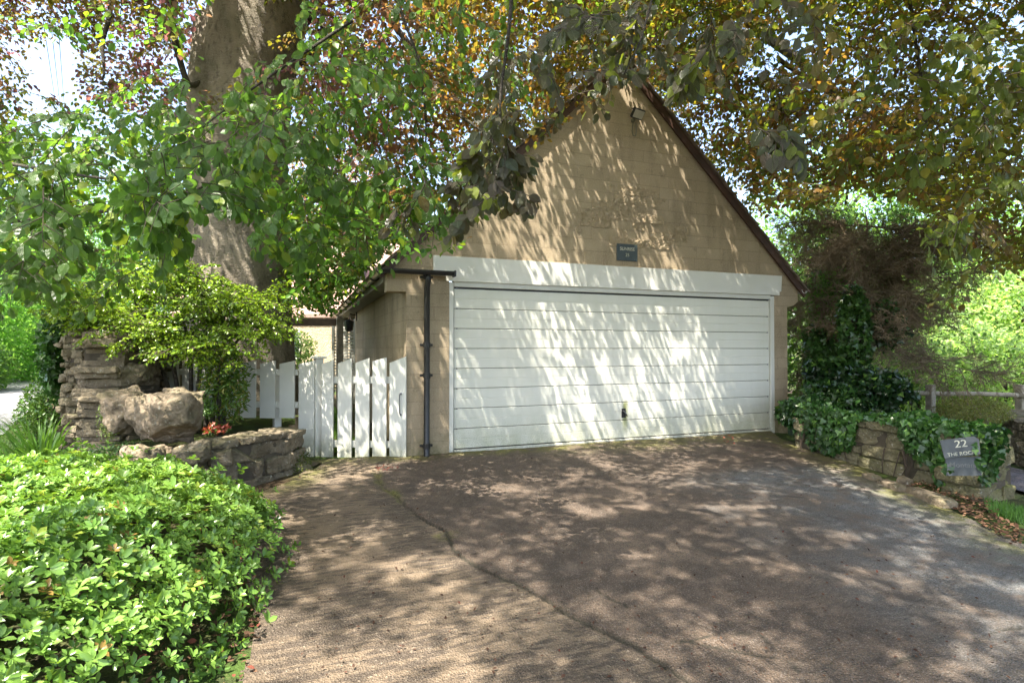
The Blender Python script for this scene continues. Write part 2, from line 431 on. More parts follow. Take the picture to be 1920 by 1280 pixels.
# ------------------------------------------------------------ ground heights
def zg(X, Y):
    X = np.asarray(X, float); Y = np.asarray(Y, float)
    z = .055*np.minimum(Y, 0) + .0*X
    z = z - .28*sst(4.75, 6.2, X)*sst(1.0, -1.0, Y)
    z = z - .12*sst(4.2, 5.6, X)*sst(-2.2, -4.5, Y)
    z = np.where(Y > 0, z-.30*sst(-4.3, -5.6, X), z-(.30+z*.4)*sst(-4.3, -5.6, X)*sst(-9, 0, Y))
    z = z - .5*sst(7, 12, X)
    return z
def sheet(name, poly_or_box, step, mat, lift=0.0, kind='structure', inside=None, attrs=None, hfun=None, zf=None):
    x0, x1, y0, y1 = poly_or_box
    xs = np.arange(x0, x1+step/2, step); ys = np.arange(y0, y1+step/2, step)
    XX, YY = np.meshgrid(xs, ys, indexing='ij'); X = XX.ravel(); Y = YY.ravel()
    Z = (zf or zg)(X, Y)+lift
    if hfun is not None: Z = Z+hfun(X, Y)
    nx, ny = len(xs), len(ys)
    I = np.arange(nx*ny).reshape(nx, ny)
    Q = np.stack([I[:-1, :-1].ravel(), I[1:, :-1].ravel(), I[1:, 1:].ravel(), I[:-1, 1:].ravel()], 1)
    if inside is not None:
        ok = inside(X, Y); Q = Q[ok[Q].all(1)]
        used = np.unique(Q); rm = -np.ones(nx*ny, int); rm[used] = np.arange(len(used)); Q = rm[Q]; X, Y, Z = X[used], Y[used], Z[used]
    at_ = attrs(X, Y) if attrs else None
    o = meshnp(name, np.stack([X, Y, Z], 1), Q, mat, smooth=True, attrs=at_)
    o['kind'] = kind
    return o
def polydist(X, Y, pts):
    best = np.full(X.shape, 1e9); side = np.zeros(X.shape)
    for (ax, ay), (bx, by) in zip(pts[:-1], pts[1:]):
        dx, dy = bx-ax, by-ay; t = np.clip(((X-ax)*dx+(Y-ay)*dy)/(dx*dx+dy*dy), 0, 1)
        d = np.hypot(X-ax-t*dx, Y-ay-t*dy); s_ = np.sign(dx*(Y-ay)-dy*(X-ax))
        m_ = d < best; best = np.where(m_, d, best); side = np.where(m_, s_, side)
    return best, side
def inpoly(X, Y, pts):
    ins = np.zeros(X.shape, bool); n = len(pts)
    for i in range(n):
        (x1, y1), (x2, y2) = pts[i], pts[(i+1) % n]
        c = ((y1 > Y) != (y2 > Y)) & (X < (x2-x1)*(Y-y1)/((y2-y1) if y2 != y1 else 1e-9)+x1)
        ins ^= c
    return ins
def gpx(px, py):                        # ground point under a pixel
    z = -.2
    for _ in range(12):
        p = atz(px, py, z); z = float(zg(p[0], p[1]))
    return p

# soil / grass ground, one sheet to the horizon
def m_ground():
    k = NB('soil and turf'); n1 = k.noise(.35, 6); n2 = k.noise(9, 7, .7); n3 = k.noise(60, 4)
    c = k.mix(k.mr(n1, .42, .56), (.075, .052, .033), (.05, .085, .02))
    c = k.mix(k.mr(n2, .45, .65), c, (.03, .028, .018))
    c = k.mix(k.mr(n3, .60, .72, 0, .6), c, (.17, .11, .06))
    return k.fin(c, .95, k.bump(k.math('ADD', n2, n3), .9, .03), .1)
M['ground'] = m_ground()
def gbig():
    xs = np.unique(np.concatenate([-np.geomspace(12, 700, 26)[::-1], np.arange(-12, 14, .25), np.geomspace(14, 700, 26)]))
    ys = np.unique(np.concatenate([-np.geomspace(10, 300, 14)[::-1], np.arange(-10, 16, .25), np.geomspace(16, 900, 28)]))
    XX, YY = np.meshgrid(xs, ys, indexing='ij'); X, Y = XX.ravel(), YY.ravel()
    P3 = np.stack([X, Y, X*0], 1)
    Z = zg(X, Y)-.012+.012*fbm(P3, 1.7, 3)*sst(-.5, .5, np.abs(X-2)-4)
    Z = Z + sst(25, 120, np.hypot(X, Y))*(sst(-40, 60, X)*-6+4)
    I = np.arange(len(X)).reshape(len(xs), len(ys))
    Q = np.stack([I[:-1, :-1].ravel(), I[1:, :-1].ravel(), I[1:, 1:].ravel(), I[:-1, 1:].ravel()], 1)
    o = meshnp('ground', np.stack([X, Y, Z], 1), Q, M['ground'], smooth=True); o['kind'] = 'structure'
gbig()

# driveway
edgeR = [tuple(gpx(*p)[:2]) for p in ((1462, 822), (1530, 846), (1600, 872), (1680, 908), (1790, 958), (1920, 1022))]
edgeR = [(4.95, .1)]+edgeR+[(3.2, -5.2), (2.9, -10)]
edgeL = [tuple(gpx(*p)[:2]) for p in ((600, 868), (540, 905), (455, 935), (430, 990), (482, 1170), (452, 1275))]
drv = [(-1.7, .12)]+[(-1.55, -.35)]+edgeL+[(-2.0, -10)]+edgeR[::-1]
crack = [tuple(gpx(*p)[:2]) for p in ((705, 880), (712, 905), (745, 932), (775, 965), (838, 1000), (850, 1035), (905, 1068), (975, 1100), (1075, 1160), (1190, 1215), (1260, 1262), (1330, 1300))]
crack2 = [tuple(gpx(*p)[:2]) for p in ((1110, 1100), (1250, 1195), (1400, 1225), (1530, 1240), (1650, 1255), (1790, 1215), (1900, 1180), (2100, 1150))]
crack3 = [tuple(gpx(*p)[:2]) for p in ((1240, 1210), (1330, 1195), (1420, 1190), (1500, 1260))]
def wob(X, Y):
    P3 = np.stack([X, Y, X*0+4.2], 1); return X+.035*fbm(P3, 7, 5), Y+.035*fbm(P3, 7, 9)
mq = gpx(842, 1008)
def drv_attrs(X, Y):
    Xw, Yw = wob(X, Y)
    d, s_ = polydist(Xw, Yw, crack); d2, _ = polydist(Xw, Yw, crack2); d3, _ = polydist(Xw, Yw, crack3)
    far = sst(-.2, .3, Y+.7)
    slab = np.where(s_ > 0, sst(0, .03, d), sst(0, .05, -d+.0)*0)
    slab = np.maximum(slab*0+np.where(s_ > 0, 1, 0), 0)
    P3 = np.stack([X, Y, X*0], 1); nz = fbm(P3, 1.5, 21); nf = fbm(P3, 6, 31)
    cr = np.maximum.reduce([sst(.022, .004, d*(1+.9*sst(-2.6, -1.2, Y)))*sst(-.5, .1, nf+.35)*(1-.55*sst(-2.2, -1.0, Y)), sst(.016, .003, d2)*sst(-.2, .2, nf+.1), sst(.014, .003, d3)*sst(-.2, .2, nf+.1)])
    dr, _ = polydist(X, Y, edgeR[:7]); dl, _ = polydist(X, Y, [(-1.7, .0)]+edgeL[:3])
    moss = np.maximum.reduce([sst(-.75, -.1, Y+nz*.35)*sst(.4, 2.6, X)*.85, sst(.55, .05, dr+nz*.25), sst(.35, .02, dl+nz*.1)*.9, sst(-.35, .0, Y+nz*.2), sst(.07, .01, d)*sst(.15, .35, nz), sst(.13, .03, np.hypot(X-mq[0], Y-mq[1])+nf*.05)])
    grey = sst(1.6, 3.4, X-.15*Y+nz*.9)*sst(-1.6, -2.6, Y+nz*.6) + .9*np.exp(-((X-2.6)**2/.5+(Y+1.9)**2/.05))
    return dict(slab=slab, crack=cr, moss=np.clip(moss, 0, 1), grey=np.clip(grey, 0, 1))
def drv_h(X, Y):
    P3 = np.stack([X, Y, X*0], 1); Xw, Yw = wob(X, Y)
    d, s_ = polydist(Xw, Yw, crack); d2, _ = polydist(Xw, Yw, crack2)
    h = .012*fbm(P3, .9, 2)+.003*fbm(P3, 8, 5, 3)
    h = h-.014*sst(.022, .0, d)-.008*sst(.018, 0, d2)+np.where(s_ > 0, .006, 0)*sst(.3, 0, d)
    return h
edgeL = [(x_+.04*math.sin(i*2.1), y_) for i, (x_, y_) in enumerate(edgeL)]
sheet('driveway', (-3.0, 5.3, -8.2, .12), .016, M['drive'], .012, inside=lambda X, Y: inpoly(*wob(X, Y), drv), attrs=drv_attrs, hfun=drv_h)

# road on the left, track on the right
k = NB('road asphalt'); c = k.mix(k.mr(k.noise(2, 5), .4, .6), (.17, .17, .175), (.12, .12, .125)); c = k.mix(k.mr(k.noise(80, 3), .55, .7, 0, .6), c, (.30, .29, .28)); M['road'] = k.fin(c, .85, k.bump(k.noise(90, 4), .5, .006), .3)
k = NB('track gravel'); c = k.mix(k.mr(k.noise(4, 6), .4, .6), (.13, .12, .135), (.085, .075, .08)); c = k.mix(k.mr(k.noise(60, 3), .52, .66, 0, .7), c, (.24, .22, .21)); M['track'] = k.fin(c, .9, k.bump(k.noise(55, 5, .7), .8, .015), .2)
def strip(name, L, Rr, mat, lift, seg=1.0):
    L = np.array(L, float); Rr = np.array(Rr, float); V = []; n = 8
    LL = []; RR = []
    for i in range(len(L)-1):
        m_ = max(2, int(np.linalg.norm(L[i+1]-L[i])/seg))
        for t in np.arange(m_)/m_: LL.append(L[i]*(1-t)+L[i+1]*t); RR.append(Rr[i]*(1-t)+Rr[i+1]*t)
    LL.append(L[-1]); RR.append(Rr[-1])
    for a, b in zip(LL, RR):
        for j in range(n+1):
            p = a*(1-j/n)+b*j/n; V.append((p[0], p[1], float(zg(p[0], p[1]))+lift))
    m_ = len(LL); I = np.arange(m_*(n+1)).reshape(m_, n+1)
    Q = np.stack([I[:-1, :-1].ravel(), I[:-1, 1:].ravel(), I[1:, 1:].ravel(), I[1:, :-1].ravel()], 1)
    o = meshnp(name, V, Q, mat, smooth=True); o['kind'] = 'structure'; return o
strip('road', [(-10.5, -30), (-10.3, -8), (-10.6, 6), (-15.0, 20), (-19, 33), (-17, 46), (-8, 62)], [(-6.6, -30), (-6.5, -8), (-6.6, 6), (-10.6, 20), (-14.5, 32), (-12.5, 42), (-5, 55)], M['road'], .03)
strip('path', [(5.75, -14), (5.8, -6), (5.9, -3), (6.2, -.8), (6.9, 1.5)], [(8.3, -14), (7.9, -6), (7.3, -3), (7.2, -1.3), (7.7, .9)], M['track'], .03, .4)

# ------------------------------------------------------------ garage
xf0, xf1, xc = -.5627, 5.1963, .215
zs, ze, za = 1.894, 2.184, 5.113
xm = (xf0+xf1)/2; HW = xm-xf0+xc
gar = thing('garage', 'pale stone garage with steep gable and wide white up and over door', 'garage', (xm, 0, 0))
slope = (za-ze)/HW; ang = math.atan(slope)
b = MB()
out = [(xf0, -.6), (-.055, -.6), (-.055, 2.10), (4.945, 2.10), (4.945, -.6), (xf1, -.6), (xf1, zs-.03), (xf1+xc*.6, zs), (xf1+xc, zs+.06), (xf1+xc, ze), (xm, za), (xf0-xc, ze), (xf0-xc, zs), (xf0, zs)]
b.prism(out, 0.0, .24)
gw = b.out('wall', M['ashlar'], gar)
YB = 9.0
b = MB()   # side walls and back wall
b.box((xf0+.11, (.243+6.4)/2, .8), (.11, (6.4-.243)/2, 1.4)); b.box((xf1-.11, (.243+YB)/2, .8), (.11, (YB-.243)/2, 1.4)); b.box((xm, YB-.1, .8), (HW-xc-.225, .1, 1.4))
b.box((xf0+1.6, 6.3, .8), (1.35, .1, 1.4))
b.out('side_wall', M['ashlar'], gar)
b = MB()  # interior darkness: floor slab of the garage
b.box((xm, YB/2+.2, -.02), (HW-xc-.24, YB/2-.45, .015)); b.out('floor', M['soffit'], gar)
# roof, courses of tiles as stepped slabs
def rake(side, s, h, y):     # s along slope from apex, h above the slope
    x = math.cos(ang)*s + math.sin(ang)*h; z = za-math.sin(ang)*s+math.cos(ang)*h
    return (xm+side*x, y, z)
SL = HW/math.cos(ang)+.12
for side in (-1, 1):
    b = MB(); nco = 16; g = SL/nco
    for i in range(nco):
        s0, s1 = i*g-(.0 if i else 0), (i+1)*g+.05
        h0, h1 = .035, .062
        V = [rake(side, s0, h0-.012, -.085), rake(side, s1, h1-.02, -.085), rake(side, s1, h1, -.085), rake(side, s0, h0, -.085),
             rake(side, s0, h0-.012, YB+.2), rake(side, s1, h1-.02, YB+.2), rake(side, s1, h1, YB+.2), rake(side, s0, h0, YB+.2)]
        b.add(V, [(0, 1, 2, 3), (7, 6, 5, 4), (0, 4, 5, 1), (1, 5, 6, 2), (2, 6, 7, 3), (3, 7, 4, 0)])
    b.out('roof', M['tile'], gar)
    b = MB()
    V = []
    for y in (-.055, -.025):
        V += [rake(side, -.02 if side > 0 else -.02, .018, y), rake(side, SL-.01, .018, y), rake(side, SL-.01+.06, -.062, y), rake(side, -.02+.09, -.085, y)]
    # board with vertical ends
    b.add(V, [(0, 1, 2, 3), (7, 6, 5, 4), (0, 4, 5, 1), (1, 5, 6, 2), (2, 6, 7, 3), (3, 7, 4, 0)])
    b.out('bargeboard', M['barge'], gar)
    b = MB(); V = []
    for y in (.245, YB+.1): V += [rake(side, .0, -.01, y), rake(side, SL-.02, -.01, y), rake(side, SL-.02, .02, y), rake(side, 0, .02, y)]
    b.add(V, [(0, 1, 2, 3), (7, 6, 5, 4), (0, 4, 5, 1), (1, 5, 6, 2), (2, 6, 7, 3), (3, 7, 4, 0)]); b.out('roof_deck', M['wood'], gar)
b = MB(); b.tube([(xm, y, za+.075) for y in np.linspace(-.1, YB+.2, 28)], .075, 10); b.out('ridge_tile', M['tile'], gar)
# soffit, fascia, gutters
for side in (-1, 1):
    xe = xm+side*(HW)
    b = MB(); b.box((xe-side*.105, (.245+YB)/2, ze-.155), (.112, (YB-.245)/2, .008)); b.out('soffit', M['soffit'], gar)
    b = MB(); b.box((xe+side*.012, (.0+YB)/2+.1, ze-.085), (.011, YB/2-.1, .085)); b.out('fascia', M['soffit'], gar)
def halfgutter(p0, p1, r, mat, name, wd=.006, rings=0, parent=gar):
    p0, p1 = np.array(p0, float), np.array(p1, float); d = p1-p0; L = np.linalg.norm(d); d /= L; sd = np.cross(d, (0, 0, 1))
    th = np.linspace(math.pi, 2*math.pi, 9); pr = [(r*math.cos(t), r*math.sin(t)) for t in th]+[((r-wd)*math.cos(t), (r-wd)*math.sin(t)) for t in th[::-1]]
    b = MB(); n = len(pr)
    V = [p0+sd*u+np.array((0, 0, v)) for u, v in pr]+[p1+sd*u+np.array((0, 0, v)) for u, v in pr]
    b.add(V, [tuple(range(n)), tuple(range(2*n-1, n-1, -1))]+[(i, i+n, (i+1) % n+n, (i+1) % n) for i in range(n)])
    return b.out(name, mat, parent, smooth=False)
gx = xf0-xc-.08; gz = 2.135
halfgutter((gx, -.14, gz), (gx, YB+.3, gz), .058, M['grgut'], 'gutter')
halfgutter((gx-.04, -.13, gz-.004), (-.03, -.13, gz-.004), .052, M['black'], 'gutter')
halfgutter((xf1+xc+.08, -.06, gz), (xf1+xc+.08, YB+.3, gz), .058, M['white'], 'gutter')
for y in np.concatenate([[-.12], np.arange(.55, 9.3, .95)]):
    b = MB(); th = np.linspace(math.pi*.97, 2.03*math.pi, 11)
    b.tube([(gx+.063*math.cos(t), y, gz+.063*math.sin(t)) for t in th], .011, 6); b.out('gutter_bracket', M['black'], gar)
b = MB(); b.box((-.03, -.13, gz-.03), (.012, .06, .035), bev=.006); b.out('gutter_end', M['black'], gar)
zb = float(zg(-.3, -.1))
xp = float(aty(800, 700, -.06)[0])
b = MB(); b.tube([(xp, -.12, gz-.05), (xp, -.115, gz-.12), (xp, -.07, gz-.2), (xp, -.065, .02), (xp, -.085, -.02), (xp, -.13, -.05)], .034, 14); dp = b.out('downpipe', M['black'], gar, smooth=True)
for z in (gz-.07, 1.28, .93, .12):
    b = MB(); b.tube([(xp, -.067, z-.03), (xp, -.067, z+.03)], .042, 14); b.box((xp, -.035, z), (.075, .012, .014), bev=.004); b.out('pipe_bracket', M['black'], gar)
# porch end beyond the side wall : posts, window, lantern
b = MB(); b.box((xf0-.04, 8.6, .9), (.06, .06, 1.3)); b.out('porch_post', M['woodg'], gar)
b = MB(); b.box((xf0-.0, 7.0, 1.0), (.06, .09, 1.05)); b.out('door_jamb', M['woodg'], gar)
b = MB(); b.box((xf0+.02, 7.55, 1.0), (.012, .42, 1.0)); b.out('side_window', M['glass'], gar)
# lintel : beam above the door
lxa, lxb = -.2528, 5.0
zt, zbm = 2.3275, 2.0835
b = MB(); b.prism([(-.2528, 2.3275), (-.2528, 2.092), (-.10, 2.092), (-.10, 2.035), (5.02, 2.035), (5.02, 2.092), (5.055+.0, 2.092), (5.07, 2.3275)][::-1], -.028, -.002)
b.out('lintel', M['lint'], gar)
b = MB()
b.box((-.0275-.012, .055, .70), (.040, .05, 1.325), bev=.004); b.box((4.88+.0275+.012, .055, .70), (.040, .05, 1.325), bev=.004); b.box((2.44, .055, 2.035), (2.438, .05, .061), bev=.004)
b.out('door_frame', M['frame'], gar)
# garage door : eight ribbed panels
gd = meshnp('garage_door', np.zeros((0, 3)), [], None, gar) if False else None
panels = 8; z0, z1 = .045, 1.955
b = MB(); b.box((2.44, .053, 1.0), (2.432, .004, .985)); door = b.out('garage_door', M['black'], gar)
ph = (z1-z0)/panels
prof = []   # (z, y) of one ribbed panel
for i in range(panels):
    b = MB(); za_, zb_ = z0+i*ph+.0025, z0+(i+1)*ph-.0025
    pr = [(.045, za_), (.037, za_+.001), (.033, za_+.006)]
    zm = (za_+zb_)/2
    pr += [(.033, zm-.004), (.036, zm-.0015), (.036, zm+.0015), (.033, zm+.004)]
    pr += [(.033, zb_-.006), (.037, zb_-.001), (.045, zb_)]
    pr = pr[::-1]; n = len(pr)
    V = [(.012, y, z) for y, z in pr]+[(4.868, y, z) for y, z in pr]
    b.add(V, [(j, j+1, j+1+n, j+n) for j in range(n-1)]+[tuple(range(n))[::-1], tuple(range(n, 2*n))])
    b.out('panel', M['door'], door)
for i in range(panels+1):
    for xs_ in (.045, 4.835):
        b = MB(); b.tube([(xs_, .034, z0+i*ph-.0), (xs_, .027, z0+i*ph)], .009, 8); b.out('rivet', M['steel'], door)
b = MB(); b.box((2.44, .025, .012), (2.43, .016, .024), bev=.003); b.out('bottom_rail', M['frame'], door)
b = MB(); b.box((2.44, .043, 1.962), (2.43, .008, .006)); b.out('seal', M['black'], door)
hp = aty(1169, 774, .033)
b = MB(); b.box((hp[0], .028, hp[2]), (.032, .006, .062), bev=.004); hd = b.out('handle', M['black'], door)
b = MB(); b.tube([(hp[0]-.012, .021, hp[2]+.03), (hp[0]-.008, -.009, hp[2]+.025), (hp[0]+.012, -.013, hp[2]-.005), (hp[0]+.03, -.011, hp[2]-.035)], .009, 8); b.out('lever', M['steel'], hd)
# rough split-face stones in the middle of the gable
b = MB(); r_ = random.Random(4)
rows = [(348, 372, 1145, 1225), (368, 392, 1105, 1232), (390, 410, 1085, 1240), (408, 428, 1082, 1270), (427, 444, 1108, 1262), (440, 462, 1140, 1250)]
zprev = None
P0 = aty(1160, 348); P1 = aty(1160, 462); nr = 7
for i in range(nr):
    zt_ = P0[2]+(P1[2]-P0[2])*i/nr; zc = zt_-(P0[2]-P1[2])/nr/2
    row = rows[min(int(i*6/nr), 5)]; x = aty(row[2], 400)[0]+r_.uniform(-.05, .05); xe = aty(row[3], 400)[0]+r_.uniform(-.05, .1)
    while x < xe:
        L = r_.uniform(.14, .46)
        if r_.random() < .86: b.stone((x+L/2, .004, zc), (L/2-.003, (.007+.008*r_.random()), (P0[2]-P1[2])/nr/2-.001), n=8, rough=.12, p=18, seed=r_.randint(0, 999), fine=.02)
        x += L
b.out('rough_stones', M['roughst'], gar)

# floodlight on the gable
fp = aty(1195, 214, -.1)
fl = thing('floodlight', 'small black floodlight high on the gable wall', 'light', (fp[0], 0, fp[2]))
Mx = np.array(Matrix.Rotation(R(14), 3, 'Z'))@np.array(Matrix.Rotation(R(38), 3, 'X'))
b = MB(); b.box((fp[0], -.11, fp[2]), (.10, .022, .065), M=Mx, bev=.008); b.box((fp[0]-.02, -.09, fp[2]+.06), (.05, .02, .012), M=Mx, bev=.004); b.out('housing', M['black'], fl)
b = MB(); b.box(np.array((fp[0], -.11, fp[2]))+Mx@np.array((0, -.024, 0)), (.086, .003, .05), M=Mx); b.out('lens', M['lampg'], fl)
b = MB(); b.box((fp[0]-.02, -.03, fp[2]-.06), (.02, .03, .025), bev=.008); b.out('sensor', M['soffit'], fl)
b = MB(); b.tube([(fp[0]-.02, -.03, fp[2]-.09), (fp[0]-.03, -.02, fp[2]-.2), (fp[0]-.01, -.015, fp[2]-.26), (fp[0]+.03, -.015, fp[2]-.26), (fp[0]+.04, -.015, fp[2]-.18), (fp[0]+.03, -.02, fp[2]-.08)], .006, 6); b.out('cable', M['soffit'], fl)
# wall stains: old bracket marks
# signs
def text(body, size, mat, parent, M4, ex=.0012, name='lettering', sx=1.0):
    cu = bpy.data.curves.new(name, 'FONT'); cu.body = body; cu.size = size; cu.align_x = 'CENTER'; cu.align_y = 'CENTER'; cu.extrude = ex; cu.offset = size*.004
    t_ = bpy.data.objects.new('tmp', cu); COL.objects.link(t_); bpy.context.view_layer.update()
    me = bpy.data.meshes.new_from_object(t_.evaluated_get(bpy.context.evaluated_depsgraph_get())); bpy.data.objects.remove(t_)
    me.materials.clear(); me.materials.append(mat); o = bpy.data.objects.new(name, me); COL.objects.link(o); o.parent = parent
    o.matrix_local = M4@Matrix.Diagonal((sx, 1, 1, 1)); return o
sp = aty(1176, 473.5, -.015); s0 = aty(1157, 473, -.015); s1 = aty(1195.5, 474, -.015); u0 = aty(1176, 457.5, -.015); u1 = aty(1176, 489, -.015)
sg = thing('house_sign', 'dark slate house name plaque with number 25 above the white lintel', 'sign', (sp[0], -.012, sp[2]))
b = MB(); b.box((sp[0], -.010, sp[2]), ((s1[0]-s0[0])/2, .008, (u0[2]-u1[2])/2), bev=.003); b.out('plaque', M['slated'], sg)
up = Matrix.Rotation(math.pi/2, 4, 'X')
text('SUNRISE', .062, M['letter'], sg, Matrix.Translation((0, -.0085, .045))@up)
text('25', .062, M['letter'], sg, Matrix.Translation((0, -.0085, -.035))@up)
for dx in (-1, 1):
    for dz in (-1, 1):
        b = MB(); q = (sp[0]+dx*.115, sp[2]+dz*.09); b.tube([(q[0], -.017, q[1]), (q[0], -.021, q[1])], .006, 8); b.out('screw', M['steel'], sg)
# lantern on the side wall
lp = at(660, 600, 13.0)
ln = thing('wall_lantern', 'black wall lantern on the shaded side wall of the garage', 'lantern', (xf0, 6.0, 1.85))
b = MB(); b.box((xf0-.012, 6.0, 1.95), (.012, .05, .12), bev=.004); b.tube([(xf0-.02, 6, 1.95), (xf0-.14, 6, 1.98), (xf0-.16, 6, 1.86)], .012, 6); b.out('bracket', M['black'], ln)
b = MB(); b.tube([(xf0-.16, 6, 1.86), (xf0-.16, 6, 1.82), (xf0-.16, 6, 1.64), (xf0-.16, 6, 1.60)], [.02, .10, .08, .05], 8); b.out('shade', M['black'], ln)

# ------------------------------------------------------------ gate and picket fence
GD = 6.45
def fpt(px, py, d): return at(px, py, d)
def picket(b, pxa, pxb, da, db, yta, ytb, yb):
    A = at(pxa, yta, da); B = at(pxb, ytb, db); C = at((pxa+pxb)/2, yb, (da+db)/2)
    ax = B[:2]-A[:2]; n2 = np.array([ax[1], -ax[0]]); n2 = n2/np.linalg.norm(n2)*.011   # toward camera
    if np.dot(n2, CAM[:2]-A[:2]) < 0: n2 = -n2
    V = []
    for s_ in (1, -1):
        for (q, z) in ((A, C[2]), (B, C[2]+random.uniform(-.006, .006)), (B, B[2]), (A, A[2])):
            V.append((q[0]+n2[0]*s_, q[1]+n2[1]*s_, z))
    b.add(V, [(0, 1, 2, 3), (7, 6, 5, 4), (0, 4, 5, 1), (1, 5, 6, 2), (2, 6, 7, 3), (3, 7, 4, 0)])
def fd(px): return 6.40+(763-px)*.00055
gp = at(683, 866, fd(683))
gate = thing('picket_gate', 'white picket gate between the garage corner and capped post', 'gate', (gp[0], gp[1], 0))
for (a, c_, ya, yb_, bt) in ((604, 625.5, 682, 674, 866), (634, 660, 681, 671.5, 864), (667, 693, 680, 671, 864), (699, 725, 677, 670, 862), (731, 762, 680, 668, 859)):
    b = MB(); picket(b, a, c_, fd(a), fd(c_), ya, yb_, bt); b.out('picket', M['white'], gate)
def rail(px0, px1, y, dd, hh, parent, name='rail', th=.016):
    A = at(px0, y, fd(px0)+dd); B = at(px1, y, fd(px1)+dd); b = MB()
    d = B-A; L = np.linalg.norm(d); rz = math.atan2(d[1], d[0]); b.box((A+B)/2, (L/2, th, hh), rz=rz, bev=.003); return b.out(name, M['white'], parent)
rail(606, 761, 712, .032, .040, gate); rail(606, 761, 832, .032, .040, gate)
hq = [at(749, y, fd(749)-.03) for y in (740, 748, 768, 775)]; e0 = at(749, 740, fd(749)-.012); e1 = at(749, 775, fd(749)-.012)
b = MB(); b.tube([e0]+hq+[e1], .0055, 8); b.out('handle', M['steel'], gate)
b = MB(); q = at(751, 738, fd(751)-.014); b.tube([q, q+np.array([0, -.012, 0])], .014, 8); b.out('handle_plate', M['steel'], gate); b = MB(); q = at(751, 777, fd(751)-.014); b.tube([q, q+np.array([0, -.012, 0])], .012, 8); b.out('handle_plate', M['steel'], gate)
# post
pp = at(596.5, 870, fd(596)+.06)
post = thing('gate_post', 'square white gate post with a flat cap', 'post', (pp[0], pp[1], 0))
zt_ = at(596, 672, fd(596))[2]; b = MB(); b.box((pp[0], pp[1], (zt_-.2)/2), (.045, .045, (zt_+.2)/2), rz=.25, bev=.004); b.out('shaft', M['white'], post)
b = MB(); b.box((pp[0], pp[1], zt_+.012), (.075, .075, .014), rz=.25, bev=.005); b.out('cap', M['white'], post)
fp0 = at(420, 760, fd(420))
fen = thing('picket_fence', 'white picket fence standing on the garden bed behind the low stone wall', 'fence', (fp0[0], fp0[1], 0))
x = 561
b = MB(); picket(b, 561, 590, fd(561), fd(590), 682, 676, 866); b.out('picket', M['white'], fen)
x = 525.0
while x > 165:
    b = MB(); picket(b, x, x+28, fd(x), fd(x+28), 682, 676, 783); b.out('picket', M['white'], fen); x -= 36.5
rail(165, 560, 697, .03, .035, fen); rail(165, 560, 757, .03, .035, fen)
for px in (520, 330, 180):
    q = at(px, 700, fd(px)+.09); b = MB(); b.box((q[0], q[1], .42), (.04, .04, .52), rz=.3, bev=.004); b.out('post', M['white'], fen)

# ------------------------------------------------------------ leaves
def T_far():   # rhombus, folded
    return np.array([[0, 0, 0], [.42, .5, .10], [1, 0, -.04], [.42, -.5, .10]]), [(0, 2, 1), (0, 3, 2)]
def T_mid():
    return np.array([[0, 0, 0], [.22, .36, .05], [.55, .48, .06], [1, 0, -.10], [.55, -.48, .06], [.22, -.36, .05], [.5, 0, -.01]]), [(0, 6, 1), (1, 6, 2), (2, 6, 3), (0, 5, 6), (5, 4, 6), (4, 3, 6)]
def T_near(curl=.16, fold=.10):
    ts = [0, .12, .28, .45, .62, .78, .90, 1.0]; ws = [0, .30, .46, .50, .44, .31, .15, 0]
    V = []; idx = []
    for i, (t, w_) in enumerate(zip(ts, ws)):
        z = -curl*t*t*.9+.04*t
        if w_ == 0: V.append([t, 0, z]); idx.append([len(V)-1]*3)
        else:
            V += [[t+.03, w_, z+fold*w_*1.2+(.02 if i % 2 else -.02)], [t, 0, z], [t+.03, -w_, z+fold*w_*1.2+(-.02 if i % 2 else .02)]]; idx.append([len(V)-3, len(V)-2, len(V)-1])
    Fs = []
    for a, b_ in zip(idx[:-1], idx[1:]):
        for j in (0, 1):
            q = [a[j], a[j+1], b_[j+1], b_[j]]; u = []
            for v in q:
                if v not in u: u.append(v)
            if len(u) == 3: Fs.append(tuple(u))
            else: Fs.append((u[0], u[1], u[2])); Fs.append((u[0], u[2], u[3]))
    return np.array(V), [f[::-1] for f in Fs]
def T_ell():
    ts = [0, .3, .65, 1.0]; V = [[0, 0, 0], [.28, .36, .07], [.28, 0, 0], [.28, -.36, .07], [.66, .42, .05], [.66, 0, -.02], [.66, -.42, .05], [1, 0, -.09]]
    return np.array(V), [(0, 2, 1), (0, 3, 2), (1, 2, 5), (1, 5, 4), (2, 3, 6), (2, 6, 5), (4, 5, 7), (5, 6, 7)]
def T_ivy():
    V = [[0, 0, 0], [-.08, .40, .02], [.25, .52, .05], [.40, .28, .02], [1, 0, -.12], [.40, -.28, .02], [.25, -.52, .05], [-.08, -.40, .02], [.35, 0, -.02]]
    return np.array(V), [(0, 8, 1), (1, 8, 2), (2, 8, 3), (3, 8, 4), (4, 8, 5), (5, 8, 6), (6, 8, 7), (7, 8, 0)]
def T_blade():
    V = [[0, .5, 0], [0, -.5, 0], [.4, .45, .0], [.4, -.45, 0], [.75, .3, -.10], [.75, -.3, -.10], [1, 0, -.26]]
    return np.array(V), [(0, 1, 3), (0, 3, 2), (2, 3, 5), (2, 5, 4), (4, 5, 6)]
TEMPL = dict(far=T_far(), mid=T_mid(), near=T_near(), ell=T_ell(), ivy=T_ivy(), blade=T_blade())
def nrm(A): return A/(np.linalg.norm(A, axis=-1, keepdims=True)+1e-9)
